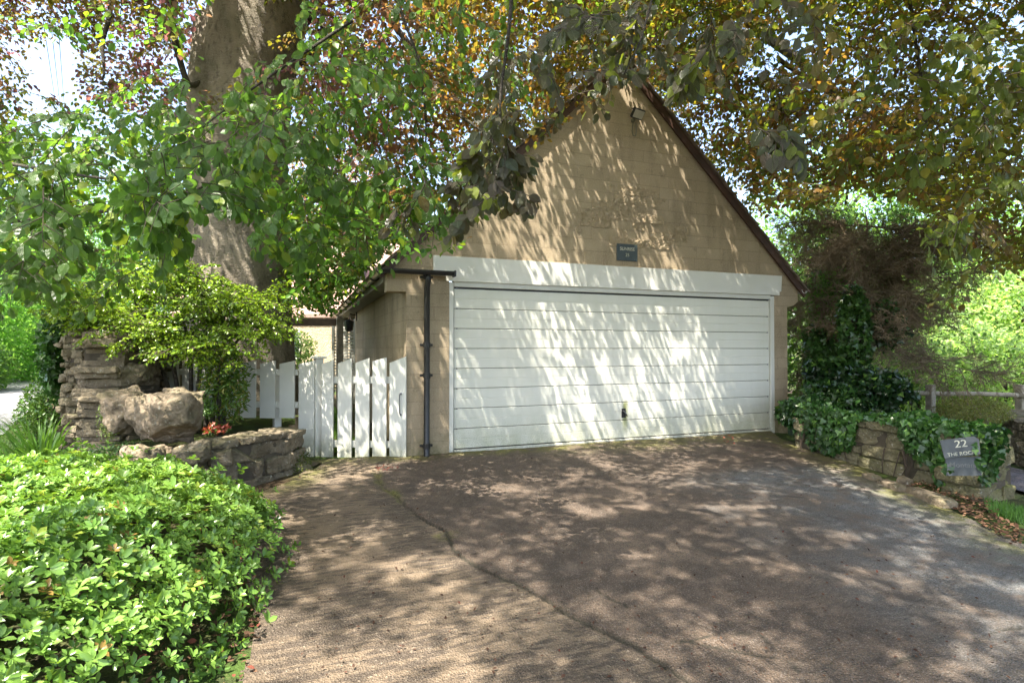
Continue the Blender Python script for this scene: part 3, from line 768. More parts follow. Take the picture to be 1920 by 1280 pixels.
def leaves(name, P, D, N, L, W, C, mat, parent=None, tmpl='far', uv=False):
    T, Fs = TEMPL[tmpl]; n = len(P); m_ = len(T)
    D = nrm(D); S = nrm(np.cross(N, D)); N = np.cross(D, S)
    L = np.broadcast_to(L, (n,)); W = np.broadcast_to(W, (n,))
    V = (P[:, None, :] + D[:, None, :]*(T[None, :, 0:1]*L[:, None, None]) + S[:, None, :]*(T[None, :, 1:2]*W[:, None, None]) + N[:, None, :]*(T[None, :, 2:3]*L[:, None, None])).reshape(-1, 3)
    Q = (np.array(Fs)[None] + (np.arange(n)*m_)[:, None, None]).reshape(-1, 3)
    C = np.repeat(np.clip(C, .004, 1), m_, 0)
    uvs = np.tile(T[:, :2]*np.array([1, 2.0]), (n, 1)) if uv else None
    return meshnp(name, V, Q, mat, parent, cols=C, uvs=uvs, smooth=uv)
def ru(n, a=0., b=1.): return rng.uniform(a, b, n)
def rdir(n): return nrm(rng.normal(size=(n, 3)))
def make_spray(seed, nside=5, L=.62, gap=.050):
    r = np.random.default_rng(seed); P = []; D = []; N = []; tw = []
    def twig(o, d, ln, lv):
        n = max(2, int(ln/gap)); pts = [o]; p = o.copy(); dd = d.copy()
        for i in range(n):
            dd = nrm(dd+np.array([0, 0, -.05])+r.normal(size=3)*.05); p = p+dd*ln/n; pts.append(p.copy())
            s_ = 1 if i % 2 else -1
            side = np.cross([0, 0, 1.0], dd); side = side/(np.linalg.norm(side)+1e-6)
            ld = nrm(dd*.75+side*s_*.75+np.array([0, 0, -.35])+r.normal(size=3)*.22)
            P.append(p+side*s_*.006); D.append(ld); N.append(nrm(np.array([0, 0, 1.])+r.normal(size=3)*.42-dd*.15))
            if lv < 1 and i > 0 and i < n-1 and r.random() < nside/n*1.35:
                twig(p.copy(), nrm(dd*.7+side*s_*.8+r.normal(size=3)*.1), ln*r.uniform(.35, .6)*(1-i/n*.5), lv+1)
        P.append(p); D.append(nrm(dd+[0, 0, -.2])); N.append(nrm(np.array([0, 0, 1.])+r.normal(size=3)*.3))
        tw.append(np.array(pts))
    twig(np.zeros(3), np.array([1., 0, .05]), L, 0)
    return np.array(P), np.array(D), np.array(N), tw
SPR = [make_spray(s, 6, .75, .055) for s in range(8)]
SPRN = [make_spray(100+s, 4, .55, .060) for s in range(8)]
def rotm(az, el, roll):
    ca, sa = np.cos(az), np.sin(az); ce, se = np.cos(el), np.sin(el); cr, sr = np.cos(roll), np.sin(roll)
    X = np.stack([ca*ce, sa*ce, se], -1); Y0 = np.stack([-sa, ca, 0*ca], -1); Z0 = np.cross(X, Y0)
    Y = Y0*cr[:, None]+Z0*sr[:, None]; Z = np.cross(X, Y)
    return np.stack([X, Y, Z], -1)
def sprays(O, az, el, sc, colf, lsize=(.065, .085), keepf=None, SP=SPR, roll=.35, wt=True):
    PP, DD, NN, SS, TW = [], [], [], [], []
    kk = rng.integers(0, len(SP), len(O)); rl = rng.normal(size=len(O))*roll
    for t in range(len(SP)):
        I = np.where(kk == t)[0]
        if len(I) == 0: continue
        p, d, n_, tw = SP[t]; Rm = rotm(az[I], el[I], rl[I])
        PP.append((np.einsum('kij,nj->kni', Rm, p)*sc[I][:, None, None]+O[I][:, None, :]).reshape(-1, 3))
        DD.append(np.einsum('kij,nj->kni', Rm, d).reshape(-1, 3)); NN.append(np.einsum('kij,nj->kni', Rm, n_).reshape(-1, 3))
        SS.append(np.repeat(I, len(p))); TW += [] if not wt else [(Rm[j]@w_.T).T*sc[i]+O[i] for j, i in enumerate(I) for w_ in tw]
    P, D, N, S = np.vstack(PP), np.vstack(DD), np.vstack(NN), np.concatenate(SS)
    D = nrm(D+rng.normal(size=D.shape)*.18); N = nrm(N+rng.normal(size=N.shape)*.25)
    if keepf is not None:
        k_ = keepf(P); P, D, N, S = P[k_], D[k_], N[k_], S[k_]
    L = ru(len(P), *lsize)*ru(len(P), .75, 1.1); W = L*ru(len(P), .60, .74)
    return P, D, N, L, W, colf(P, S), TW

# palettes (albedo)
def cmix(a, b, t): return np.array(a)[None]*(1-t[:, None])+np.array(b)[None]*t[:, None]
def col_green(P, S=None):
    n = len(P); t = ru(n); c = cmix((.055, .138, .026), (.10, .21, .034), t); y = ru(n) < .10; c[y] = np.array((.21, .30, .035))*ru(y.sum(), .8, 1.2)[:, None]
    return c*ru(n, .75, 1.2)[:, None]
def col_copper(P, S=None):
    n = len(P); nz = vn(P, .55, 77); t = ru(n)
    c = cmix((.115, .045, .105), (.15, .065, .085), t); px = proj(P)[0]; rt = sst(500, 900, px)[:, None]
    c = c*(1-rt)+cmix((.11, .060, .028), (.17, .095, .025), t)*rt
    g = sst(-.15, .5, nz+ru(n, -.3, .3)+.25*sst(1150, 1500, px)); c = c*(1-g[:, None])+cmix((.085, .095, .018), (.14, .135, .020), ru(n))*g[:, None]
    y = ru(n) < .03; c[y] = np.array((.26, .19, .03))
    return c*ru(n, .75, 1.25)[:, None]
def blend(pg):
    def f(P, S=None):
        px, py, d = proj(P); a = col_green(P); rt = sst(950, 1350, px)[:, None]; a = a*(1-rt)+a*np.array([1.35, .85, .8])*rt; b_ = col_copper(P); g = pg(px, py, d, P)+vn(P, .8, 5)*.35+ru(len(P), -.25, .25)
        g = sst(.35, .65, g)[:, None]; return a*g+b_*(1-g)
    return f
# ------------------------------------------------------------ beech tree : trunk, limbs, foliage
def limb(b, pts, r0, r1, n=10, wig=.05, seed=1, sub=5):
    pts = np.array(pts, float); m_ = len(pts); t = np.linspace(0, m_-1, (m_-1)*sub+1); Q = np.stack([np.interp(t, np.arange(m_), pts[:, i]) for i in range(3)], 1)
    for _ in range(3): Q[1:-1] = .25*Q[:-2]+.5*Q[1:-1]+.25*Q[2:]
    Q[1:-1] += wig*np.stack([vn(Q[1:-1], 1.6, seed+i) for i in range(3)], 1)
    b.tube(Q, np.linspace(r0, r1, len(Q)), n)
TB = at(452, 600, 8.6)
beech = thing('beech_tree', 'huge beech tree with grey trunk behind the picket fence, branches overhanging the drive', 'tree', (TB[0], TB[1], 0))
def trunk_mesh():
    nz_, na = 90, 96; zs_ = np.concatenate([np.linspace(-.5, 7, nz_)]); V = []
    ctr = {-.5: (450, 8.6)}
    for z in zs_:
        y_px = 653-(z-1.24)/8.6*F
        cx_px = np.interp(y_px, [-300, 0, 100, 240, 600, 900], [500, 487, 468, 447, 450, 455]); hw = np.interp(y_px, [-300, 0, 100, 240, 600, 700, 900], [84, 86, 84, 85, 90, 98, 135])
        c = at(cx_px, 600, 8.6); r = hw/F*8.6*1.0
        th = np.arange(na)/na*2*math.pi; d = np.stack([np.cos(th), np.sin(th), 0*th], 1)
        q = np.stack([np.cos(th)*1.3, np.sin(th)*1.3, 0*th+z*.33], 1)
        rr = r*(1+.09*fbm(q, 1.3, 3)+.022*fbm(np.stack([np.cos(th), np.sin(th), 0*th+z*1.2], 1), 7, 8)) + (.10*np.exp(-(z+.3)/.5)*np.abs(np.sin(th*3.5))*r)
        V.append(np.stack([c[0]+rr*np.cos(th), c[1]+rr*np.sin(th), 0*th+z], 1))
    V = np.vstack(V); I = np.arange(nz_*na).reshape(nz_, na)
    Q = np.stack([I[:-1].ravel(), np.roll(I, -1, 1)[:-1].ravel(), np.roll(I, -1, 1)[1:].ravel(), I[1:].ravel()], 1)
    return meshnp('trunk', V, Q, M['beech'], beech, smooth=True)
trunk_mesh()
b = MB(); limb(b, [at(392, 40, 8.35), at(386, 110, 8.15), at(384, 180, 8.05), at(383, 262, 8.05)], .20, .215, 18, .03, 5); b.out('old_limb', M['beech'], beech, smooth=True)
b = MB(); limb(b, [at(420, 268, 8.1), at(385, 268, 7.85), at(352, 262, 7.6), at(330, 255, 7.4)], .10, .06, 12, .02, 7); b.out('cut_branch', M['beech'], beech, smooth=True)
limbs = [
 ([at(470, 30, 8.4), at(420, -100, 8.0), at(300, -220, 7.2), at(60, -300, 6.5), at(-400, -260, 6)], .28, .06),
 ([at(500, -60, 8.4), at(640, -220, 7.6), at(900, -330, 6.6), at(1300, -420, 5.6), at(1700, -380, 5.2)], .30, .06),
 ([at(520, -100, 9.0), at(760, -200, 10.0), at(1100, -200, 11.0), at(1380, 20, 12), at(1560, 170, 12.5), at(1700, 260, 13)], .26, .03),
 ([at(540, 60, 8.7), at(590, 20, 9.4), at(615, -60, 10.4), at(640, -200, 11.5)], .14, .05),
 ([at(545, 130, 8.7), at(600, 90, 8.9), at(606, 40, 9.2), at(600, -60, 9.6)], .07, .03),
 ([at(405, 130, 8.1), at(350, 170, 7.7), at(330, 90, 7.6), at(318, 0, 7.6), at(330, -120, 7.6)], .035, .05),
 ([at(205, -40, 7.0), at(208, 40, 6.9), at(196, 100, 6.8), at(192, 150, 6.7)], .035, .012),
 ([at(560, -150, 8.4), at(700, -60, 7.6), at(740, 60, 7.2), at(850, 210, 6.9), at(960, 300, 6.6)], .07, .010),
 ([at(1460, 110, 8.5), at(1540, 165, 8.3), at(1600, 200, 8.1), at(1660, 228, 8.0), at(1760, 300, 7.8)], .035, .010),
 ([at(1700, -80, 6.5), at(1720, 120, 6.6), at(1740, 260, 6.7), at(1790, 350, 6.8)], .022, .007),
 ([at(1560, 40, 9), at(1640, 60, 9), at(1720, 110, 9), at(1800, 250, 9)], .03, .01),
 ([at(-60, 300, 4.2), at(60, 320, 4.0), at(200, 330, 3.8), at(330, 360, 3.8)], .016, .005),
 ([at(-80, 430, 5.2), at(120, 400, 5.2), at(300, 390, 5.0), at(420, 330, 4.8), at(520, 310, 4.6)], .020, .006),
 ([at(660, 40, 4.6), at(560, 110, 4.3), at(460, 180, 4.1), at(380, 240, 4.0)], .014, .005),
 ([at(960, -60, 3.2), at(955, 60, 3.1), at(940, 180, 3.1), at(950, 300, 3.1), at(930, 360, 3.1)], .012, .004),
 ([at(1240, -90, 2.7), at(1225, 0, 2.7), at(1200, 90, 2.7), at(1170, 140, 2.7)], .008, .003),
 ([at(700, -150, 5), at(780, 100, 5), at(800, 250, 5), at(780, 340, 5)], .016, .006),
]
for i, (p, r0, r1) in enumerate(limbs):
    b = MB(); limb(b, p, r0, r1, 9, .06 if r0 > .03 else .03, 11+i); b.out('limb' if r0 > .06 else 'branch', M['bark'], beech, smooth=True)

FACE = [(868, 470), (905, 400), (1020, 330), (1000, 285), (1100, 196), (1225, 140), (1300, 215), (1545, 545), (1545, 900), (560, 900), (560, 640), (615, 625), (640, 560), (730, 500)]
YLx = np.array([-600, 0, 120, 300, 450, 540, 620, 700, 760, 1500, 1600, 1700, 1780, 1840, 1920, 2500])
YLy = np.array([520, 540, 520, 470, 430, 560, 585, 560, 480, 400, 350, 380, 450, 500, 500, 450])
def inview_keep(P, near=False, marg=0.):
    px, py, d = proj(P); j = 22*vn(P, 1.3, 50)+rng.normal(size=len(P))*8
    vis = d > .1
    ok = ~(vis & (py > np.interp(px, YLx, YLy)+j) & (px > -900) & (px < 2900))
    front = (P[:, 1] < .1) | (P[:, 0] < xf0-xc-.3) & (d < 12)
    ok &= ~(vis & front & inpoly(px+j*.6, py+j*.6, FACE))
    # the upper and lower windows onto the trunk
    tr = (d < 8.0) & vis
    ok &= ~(tr & inpoly(px+j, py+j, [(392, -80), (570, -80), (565, 105), (470, 120), (395, 200), (350, 260), (345, 100)]))
    ok &= ~(tr & inpoly(px+j, py+j, [(352, 400), (400, 385), (548, 410), (545, 690), (350, 690)]))
    # not inside the garage or its roof
    inside = (P[:, 0] > xf0-xc-.2) & (P[:, 0] < xf1+xc+.2) & (P[:, 1] > -.15) & (P[:, 1] < YB+.3) & (P[:, 2] < za+.25-np.abs(P[:, 0]-xm)*slope)
    ok &= ~inside
    ok &= ~(vis & (d > 4.4) & inpoly(px+j*1.5, py+j*1.5, [(20, 85), (90, 60), (150, 95), (160, 180), (110, 200), (50, 150)]))
    ok &= ~((px > 1155) & (px < 1240) & (py > 165) & (py < 285) & (d < 9) & vis)
    # trunk volume
    ok &= np.hypot(P[:, 0]-TB[0], P[:, 1]-TB[1]) > .85
    return ok
GAPS = [(at(330, 600, 6.1), 1.0, .12), (at(450, 610, 6.1), .55, .2), (at(305, 780, 5.2), .45, .3), (at(80, 880, 3.4), 1.2, .35), (at(1840, 620, 12), 3.5, .15), (at(1700, 660, 12), 2.5, .2), (at(575, 650, 17), 4.0, .05), (at(420, 560, 7.8), .5, .3), (at(440, 450, 7.9), .35, .3), (at(500, 60, 7.9), .4, .3), (at(645, 650, 12.5), .6, .1)]
def sunny(P):                           # holes cut in the crown along the sun's direction to light chosen spots
    ok = np.ones(len(P), bool); r = ru(len(P))
    for c, rad, keepp in GAPS:
        t = P[:, 2]-c[2]; hx = P[:, 0]-SUN.x/SUN.z*t-c[0]; hy = P[:, 1]-SUN.y/SUN.z*t-c[1]
        ok &= ~((t > 1.1) & (np.hypot(hx, hy) < rad*(1+.35*vn(P, 1.5, 12))) & (r > keepp))
    return ok
def frust(n, x0, x1, y0, y1, d0, d1, pw=1.5):
    px = ru(n, x0, x1); py = ru(n, y0, y1); d = (ru(n)*(d1**pw-d0**pw)+d0**pw)**(1/pw)
    u = (px-960)/F; v = -(py-640)/F
    return CAM+np.stack([u*RGT[0]+FWD[0], u*RGT[1]+FWD[1], v], 1)*d[:, None]
def thin(O, sc, thr, s):
    return O[vn(O, sc, s)*.7+vn(O, sc*2.3, s+1)*.3 > thr]
def canopy(name, O, colf, mat, scl, lsize, parent, tmpl='far', el=(-.5, .15), uv=False, SP=SPR, keep=inview_keep, twigs=0, kfac=1):
    px, py, d = proj(O); O = O[keep(O)]; O = O[sunny(O)]
    n = len(O); az = ru(n, 0, 2*math.pi); P, D, N, L, W, C, TW = sprays(O, az, ru(n, *el), ru(n, *scl), colf, lsize, keep, SP, wt=twigs > 0)
    o = leaves(name, P, D, N, L, W, C, mat, parent, tmpl, uv)
    if twigs:
        b = MB()
        for tw in TW:
            if len(tw) > 3 and keep(tw).all(): b.tube(tw[::2] if len(tw) > 5 else tw, np.linspace(twigs, twigs*.4, len(tw[::2]) if len(tw) > 5 else len(tw)), 4, caps=False)
        if b.n: b.out('twigs', M['twig'], parent)
    print(name, n, len(P)); return o
def pgreen(px, py, d, P):
    left = .95-.85*sst(300, 120, py)*sst(4.2, 6.5, d)-.3*sst(8, 11, d)
    mid = .22+.35*sst(6.5, 4.8, d)+.35*sst(230, 420, py)
    right = .42-.22*sst(7, 11, d)-.1*sst(1600, 1900, px)
    g = left*(1-sst(480, 700, px))+mid*sst(480, 700, px)
    return g*(1-sst(1050, 1300, px))+right*sst(1050, 1300, px)
bl = blend(pgreen)
# out of view, above the drive, the garage and the camera: what casts the dappled shade
n = 9000
O = np.stack([ru(n, -9.5, 8.5), ru(n, -11, 7), ru(n, 6.8, 9.8)], 1)
px, py, d = proj(O); O = O[(d < .5) | (py < -40) | (px < -300) | (px > 2200)]
OVER_T = .02
t_ = -O[:, 1]/SUN.y*-1; zf_ = O[:, 2]+O[:, 1]/(-SUN.y); xfh = O[:, 0]+SUN.x/SUN.y*-O[:, 1]*-1
zf_ = O[:, 2]-(-O[:, 1])/(-SUN.y); xfh = O[:, 0]+(-O[:, 1])/(-SUN.y)*(-SUN.x)     # where its shadow meets the garage front
gx0, gy0 = O[:, 0]-SUN.x*O[:, 2]/SUN.z, O[:, 1]-SUN.y*O[:, 2]/SUN.z
face_ = (O[:, 1] < 0) & (zf_ > 0) & (xfh > -1) & (xfh < 5.6)
thr_ = OVER_T+np.where(face_, .12+.10*sst(1.8, 3.0, zf_), 0)-np.where(~face_ & (gx0 > .2) & (gy0 < -.8), .16, 0)-np.where(~face_ & (gx0 <= .2) & (gx0 > -2.4) & (gy0 < -.8), .08, 0)-np.where(~face_ & (gx0 > 2.2) & (gy0 < -.8), .1, 0)
nv0 = vn(O, 1.25, 61)*.75+vn(O, 2.6, 62)*.25; O = O[nv0 > thr_]
canopy('foliage', O, bl, M['leaf'], (.7, 1.0), (.09, .12), beech)
# middle layers in view
O = thin(np.vstack([frust(2300, -500, 2350, -450, 600, 4.6, 8.5), frust(1300, 1000, 2150, -200, 560, 5.5, 8.5), frust(250, -200, 700, -200, 200, 6.5, 9), frust(500, 1200, 1900, -150, 330, 6, 9)]), .9, -.2, 62); canopy('foliage', O, bl, M['leaf'], (.75, 1.1), (.065, .085), beech, 'mid', twigs=.004)
O = frust(420, 500, 800, 330, 600, 7.0, 10.5); canopy('foliage', O, blend(lambda px, py, d, P: .75+0*px), M['leaf'], (.75, 1.1), (.065, .085), beech, 'mid')
# far side of the crown
O = frust(10000, -500, 2500, -350, 600, 8.2, 15); px, py, d = proj(O); O = O[(d < np.interp(px, [-500, 150, 400, 480, 760, 850, 1250, 1500, 2500], [10.2, 10.2, 15, 12, 12, 15, 15, 9.6, 9.6]))]
O = thin(O, .5, -.30, 63); canopy('foliage', O, bl, M['leaf'], (1.0, 1.5), (.085, .11), beech)
# near hanging sprays: (px, py, depth, spread px, spread py, count, greenness)
def near_group(name, lst, colf, parent=beech):
    Os, AZ, EL, SC = [], [], [], []
    for (px_, py_, d_, sx, sy, cnt, s_) in lst:
        for i in range(cnt):
            Os.append(at(px_+random.gauss(0, sx), py_+random.gauss(0, sy), d_*random.uniform(.88, 1.12))); AZ.append(random.uniform(0, 6.28)); EL.append(random.uniform(-.9, -.1)); SC.append(s_*random.uniform(.8, 1.15))
    O = np.array(Os); k_ = inview_keep_near
    P, D, N, L, W, C, TW = sprays(O, np.array(AZ), np.array(EL), np.array(SC), colf, (.072, .098), k_, SPRN, .5)
    # leaves hang: turn them down and show a face
    dv = nrm(CAM-P); N = nrm(N*.8+dv*.55+rng.normal(size=N.shape)*.25); D = nrm(D+np.array([0, 0, -.45]))
    leaves(name, P, D, N, L, W, C, M['leafn'], parent, 'near', True)
    b = MB()
    for tw in TW:
        if len(tw) > 2 and k_(tw).all(): b.tube(tw, np.linspace(.0035, .0015, len(tw)), 5, caps=False)
    if b.n: b.out('twigs', M['twig'], parent)
    print(name, len(P))
def inview_keep_near(P):
    px, py, d = proj(P); j = 10*vn(P, 3, 50)
    ok = ~inpoly(px+j, py+j, [(850, 500), (930, 405), (1025, 385), (1015, 330), (985, 275), (1110, 215), (1180, 225), (1200, 160), (1300, 215), (1545, 545), (1545, 900), (300, 900), (300, 640), (540, 560), (560, 640), (615, 625), (640, 560), (730, 500)])
    ok &= ~inpoly(px+j, py+j, [(398, -80), (570, -80), (562, 100), (470, 115), (420, 170), (380, 230), (350, 220), (350, 100)])
    ok &= ~inpoly(px+j, py+j, [(352, 410), (400, 400), (470, 400), (470, 470), (535, 480), (540, 420), (560, 410), (545, 690), (350, 690)])
    ok &= ~((px > 1150) & (px < 1245) & (py > 150) & (py < 285))
    return ok & (d > 1.6)
near_group('near_foliage', [
    (60, 330, 3.6, 90, 50, 14, .9), (220, 300, 3.4, 90, 50, 16, .9), (120, 420, 4.4, 100, 50, 14, 1), (330, 360, 3.8, 60, 45, 12, .9),
    (470, 200, 3.8, 70, 40, 13, .9), (590, 200, 4.2, 70, 50, 10, 1), (500, 310, 3.6, 60, 32, 8, .8), (640, 330, 4.4, 70, 45, 9, 1),
    (150, 230, 5, 110, 50, 14, 1), (760, 320, 4.2, 60, 36, 8, .9), (490, 430, 3.2, 14, 16, 2, .6), (30, 480, 4.2, 60, 30, 8, .9),
    (760, 120, 5.0, 100, 90, 16, 1), (880, 60, 5, 70, 50, 8, .9), (640, 60, 5, 40, 50, 6, .9)], lambda P, S: col_green(P))
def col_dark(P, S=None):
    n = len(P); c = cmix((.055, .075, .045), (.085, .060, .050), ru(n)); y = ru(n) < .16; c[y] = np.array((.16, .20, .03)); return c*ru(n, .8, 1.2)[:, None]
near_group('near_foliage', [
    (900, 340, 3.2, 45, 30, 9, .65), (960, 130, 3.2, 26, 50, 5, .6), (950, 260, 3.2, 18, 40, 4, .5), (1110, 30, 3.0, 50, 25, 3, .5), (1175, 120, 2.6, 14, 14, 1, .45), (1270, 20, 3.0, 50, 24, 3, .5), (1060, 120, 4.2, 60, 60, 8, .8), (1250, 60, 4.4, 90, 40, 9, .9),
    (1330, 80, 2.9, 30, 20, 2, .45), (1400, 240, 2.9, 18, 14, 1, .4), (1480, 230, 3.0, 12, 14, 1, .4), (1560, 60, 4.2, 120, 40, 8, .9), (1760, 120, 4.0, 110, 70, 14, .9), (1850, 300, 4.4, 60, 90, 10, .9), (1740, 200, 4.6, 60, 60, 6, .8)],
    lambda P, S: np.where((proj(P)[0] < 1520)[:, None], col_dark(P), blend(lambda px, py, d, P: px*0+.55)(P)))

# ------------------------------------------------------------ other plants
def blob(name, c, r, n, ls, mat, colf, parent=None, lump=.35, shell=.45, seed=1, tmpl='far', wr=.55, zmin=None, keep=None, uv=False, up=.3, loc=None, freq=1.6):
    c = np.array(c, float); r = np.array(r, float)
    d = rdir(n); s_ = (1-shell*ru(n)**1.7)*(1+lump*fbm(d*freq+seed*3.1, 1.0, seed, 3))
    P = c+d*r*s_[:, None]
    if zmin is not None: P = P[P[:, 2] > zmin]
    if keep is not None: P = P[keep(P)]
    n = len(P); d = nrm((P-c)/r)
    N = nrm(d*.7+np.array([0, 0, up])+rng.normal(size=(n, 3))*.55); D = nrm(rdir(n)+d*.5+np.array([0, 0, -.15]))
    L = ru(n, *ls)
    return leaves(name, P, D, N, L, L*wr, colf(P), mat, parent, tmpl, uv)
def pal(a, b_, y=None, yp=.1, var=.25, nsc=0, ns=3):
    def f(P, S=None):
        n = len(P); t = ru(n)
        if nsc: t = np.clip(.5+.9*vn(P, nsc, ns)+ru(n, -.25, .25), 0, 1)
        c = cmix(a, b_, t)
        if y is not None: m_ = ru(n) < yp; c[m_] = np.array(y)
        return c*ru(n, 1-var, 1+var)[:, None]
    return f
def bush(name, label, cat, c, r, n, ls, mat, colf, group=None, stems=True, **kw):
    z0 = float(zg(c[0], c[1])); t = thing(name, label, cat, (c[0], c[1], z0), group)
    blob('foliage', c, r, n, ls, mat, colf, t, **kw)
    if stems:
        b = MB()
        for i in range(5):
            a = random.uniform(0, 6.28); b.tube([(c[0]+.1*math.cos(a), c[1]+.1*math.sin(a), z0-.05), (c[0]+r[0]*.35*math.cos(a), c[1]+r[1]*.35*math.sin(a), c[2]), (c[0]+r[0]*.6*math.cos(a+.3), c[1]+r[1]*.6*math.sin(a+.3), c[2]+r[2]*.5)], [.05*r[2], .035*r[2], .012*r[2]], 6)
        b.out('stems', M['bark'], t)
    return t
def tree(label, x, y, h, r, n, ls, colf, name='tree', group='trees and tall shrubs in the background', tr=.18, cb=.55, seed=1, **kw):
    z0 = float(zg(x, y)); t = thing(name, label, 'tree', (x, y, z0), group)
    b = MB(); limb(b, [(x, y, z0-.2), (x+.1, y, z0+h*.3), (x-.1, y+.1, z0+h*.65), (x, y, z0+h*.9)], tr, tr*.2, 10, .1, seed)
    for i in range(6):
        a = i*1.05+seed; zb_ = z0+h*(.3+.08*i); limb(b, [(x, y, zb_), (x+r*.4*math.cos(a), y+r*.4*math.sin(a), zb_+h*.12), (x+r*.8*math.cos(a), y+r*.8*math.sin(a), zb_+h*.2)], tr*.4, tr*.08, 6, .1, seed+i)
    b.out('trunk', M['bark'], t, smooth=True)
    blob('crown', (x, y, z0+h*cb), (r, r, h*(1-cb)*1.05), n, ls, M['leaf'], colf, t, seed=seed, **kw); return t

# front shrub: rosettes of glossy leaves on a mound
MC = at(-125, 900, 2.8); MC[2] = -.32
shr = thing('evergreen_shrub', 'large rounded mound of glossy light green whorled leaves beside the drive', 'shrub', (MC[0], MC[1], -.3))
def mound(name, n, inset, ls, parent):
    X = ru(n, -1, 1); Y = ru(n, -1, 1); k_ = np.abs(X)**2.6+np.abs(Y)**2.6 < 1; X, Y = X[k_], Y[k_]; n = len(X); rr = (np.abs(X)**2.6+np.abs(Y)**2.6)**(1/2.6)
    rx, ry, h = 1.60, 1.86, .86
    def H(X, Y):
        q = np.clip(1-(np.abs(X)**2.6+np.abs(Y)**2.6)**1.2, 0, 1)**.55
        W3 = np.stack([X*1.6, Y*1.6, 0*X], 1); return h*q*(1+.16*fbm(W3, 2.0, 4, 2))
    Z = H(X, Y); e = .02; gx_ = (H(X+e, Y)-Z)/(e*rx); gy_ = (H(X, Y+e)-Z)/(e*ry)
    N = nrm(np.stack([-gx_, -gy_, np.ones(n)], 1)); N = nrm(np.where(np.isfinite(N), N, 0)+np.array([0, 0, .25]))
    side = np.clip(np.hypot(gx_, gy_), 0, 5)
    P = np.stack([X*rx, Y*ry, Z], 1)
    Rm = np.array([[RGT[0], FWD[0], 0], [RGT[1], FWD[1], 0], [0, 0, 1]]); P = P@Rm.T+np.array([MC[0], MC[1], -.33]); N = N@Rm.T
    # extra down the sides
    P[:, 2] -= np.where(rr > .93, ru(n)*.22, 0)
    lump = fbm(P, 4.5, 9, 2); P = P+N*(lump*.07)[:, None]-N*(inset*ru(n)[:, None])
    P = P+N*(np.where(ru(n) < .05, ru(n)*.13, 0))[:, None]+N*(.05*vn(P, 9, 3))[:, None]
    k_ = ~((vn(P, 4.2, 44) > .62) & (P[:, 2] < .1)) ; P, N = P[k_], N[k_]
    n = len(P); N = nrm(N+rng.normal(size=(n, 3))*.30)
    t1 = nrm(np.cross(N, rdir(n))); t2 = np.cross(N, t1); m_ = 6; PP, DD, NN, LL, CC = [], [], [], [], []
    base = pal((.11, .22, .042), (.19, .325, .062), (.24, .32, .05), .04, .2, 1.2, 8)(P); sz = ru(n, *ls)*ru(n, .6, 1.15); dead_ = ru(n) < .012; base[dead_] = np.array((.26, .17, .05))
    tilt = ru(n, .15, .7)
    for j in range(m_):
        th = j*2*math.pi/m_+ru(n, -.3, .3); lift = tilt+(.5 if j % 3 == 0 else 0)
        D = t1*np.cos(th)[:, None]+t2*np.sin(th)[:, None]; D2 = nrm(D+N*lift[:, None]); nn = nrm(N-D*lift[:, None]*.9)
        PP.append(P+D2*.006); DD.append(D2); NN.append(nn); LL.append(sz*ru(n, .75, 1.15)); CC.append(base*ru(n, .85, 1.15)[:, None])
    PP, DD, NN, LL, CC = map(np.concatenate, (PP, DD, NN, LL, CC))
    print(name, len(PP)); return leaves(name, PP, DD, NN, LL, LL*ru(len(LL), .50, .62), CC, M['leafs'], parent, 'ell')
mound('foliage', 9500, .05, (.034, .052), shr); mound('inner_foliage', 5200, .22, (.045, .06), shr)
b = MB()
for i in range(26):
    a = random.uniform(0, 6.28); r1 = random.uniform(.3, 1.0); b.tube([(MC[0]+.2*r1*math.cos(a), MC[1]+.2*r1*math.sin(a), -.33), (MC[0]+.7*r1*math.cos(a), MC[1]+.7*r1*math.sin(a), -.08), (MC[0]+1.25*r1*math.cos(a), MC[1]+1.1*r1*math.sin(a), .02+.35*(1-r1))], [.014, .010, .004], 5)
b.out('stems', M['twig'], shr)

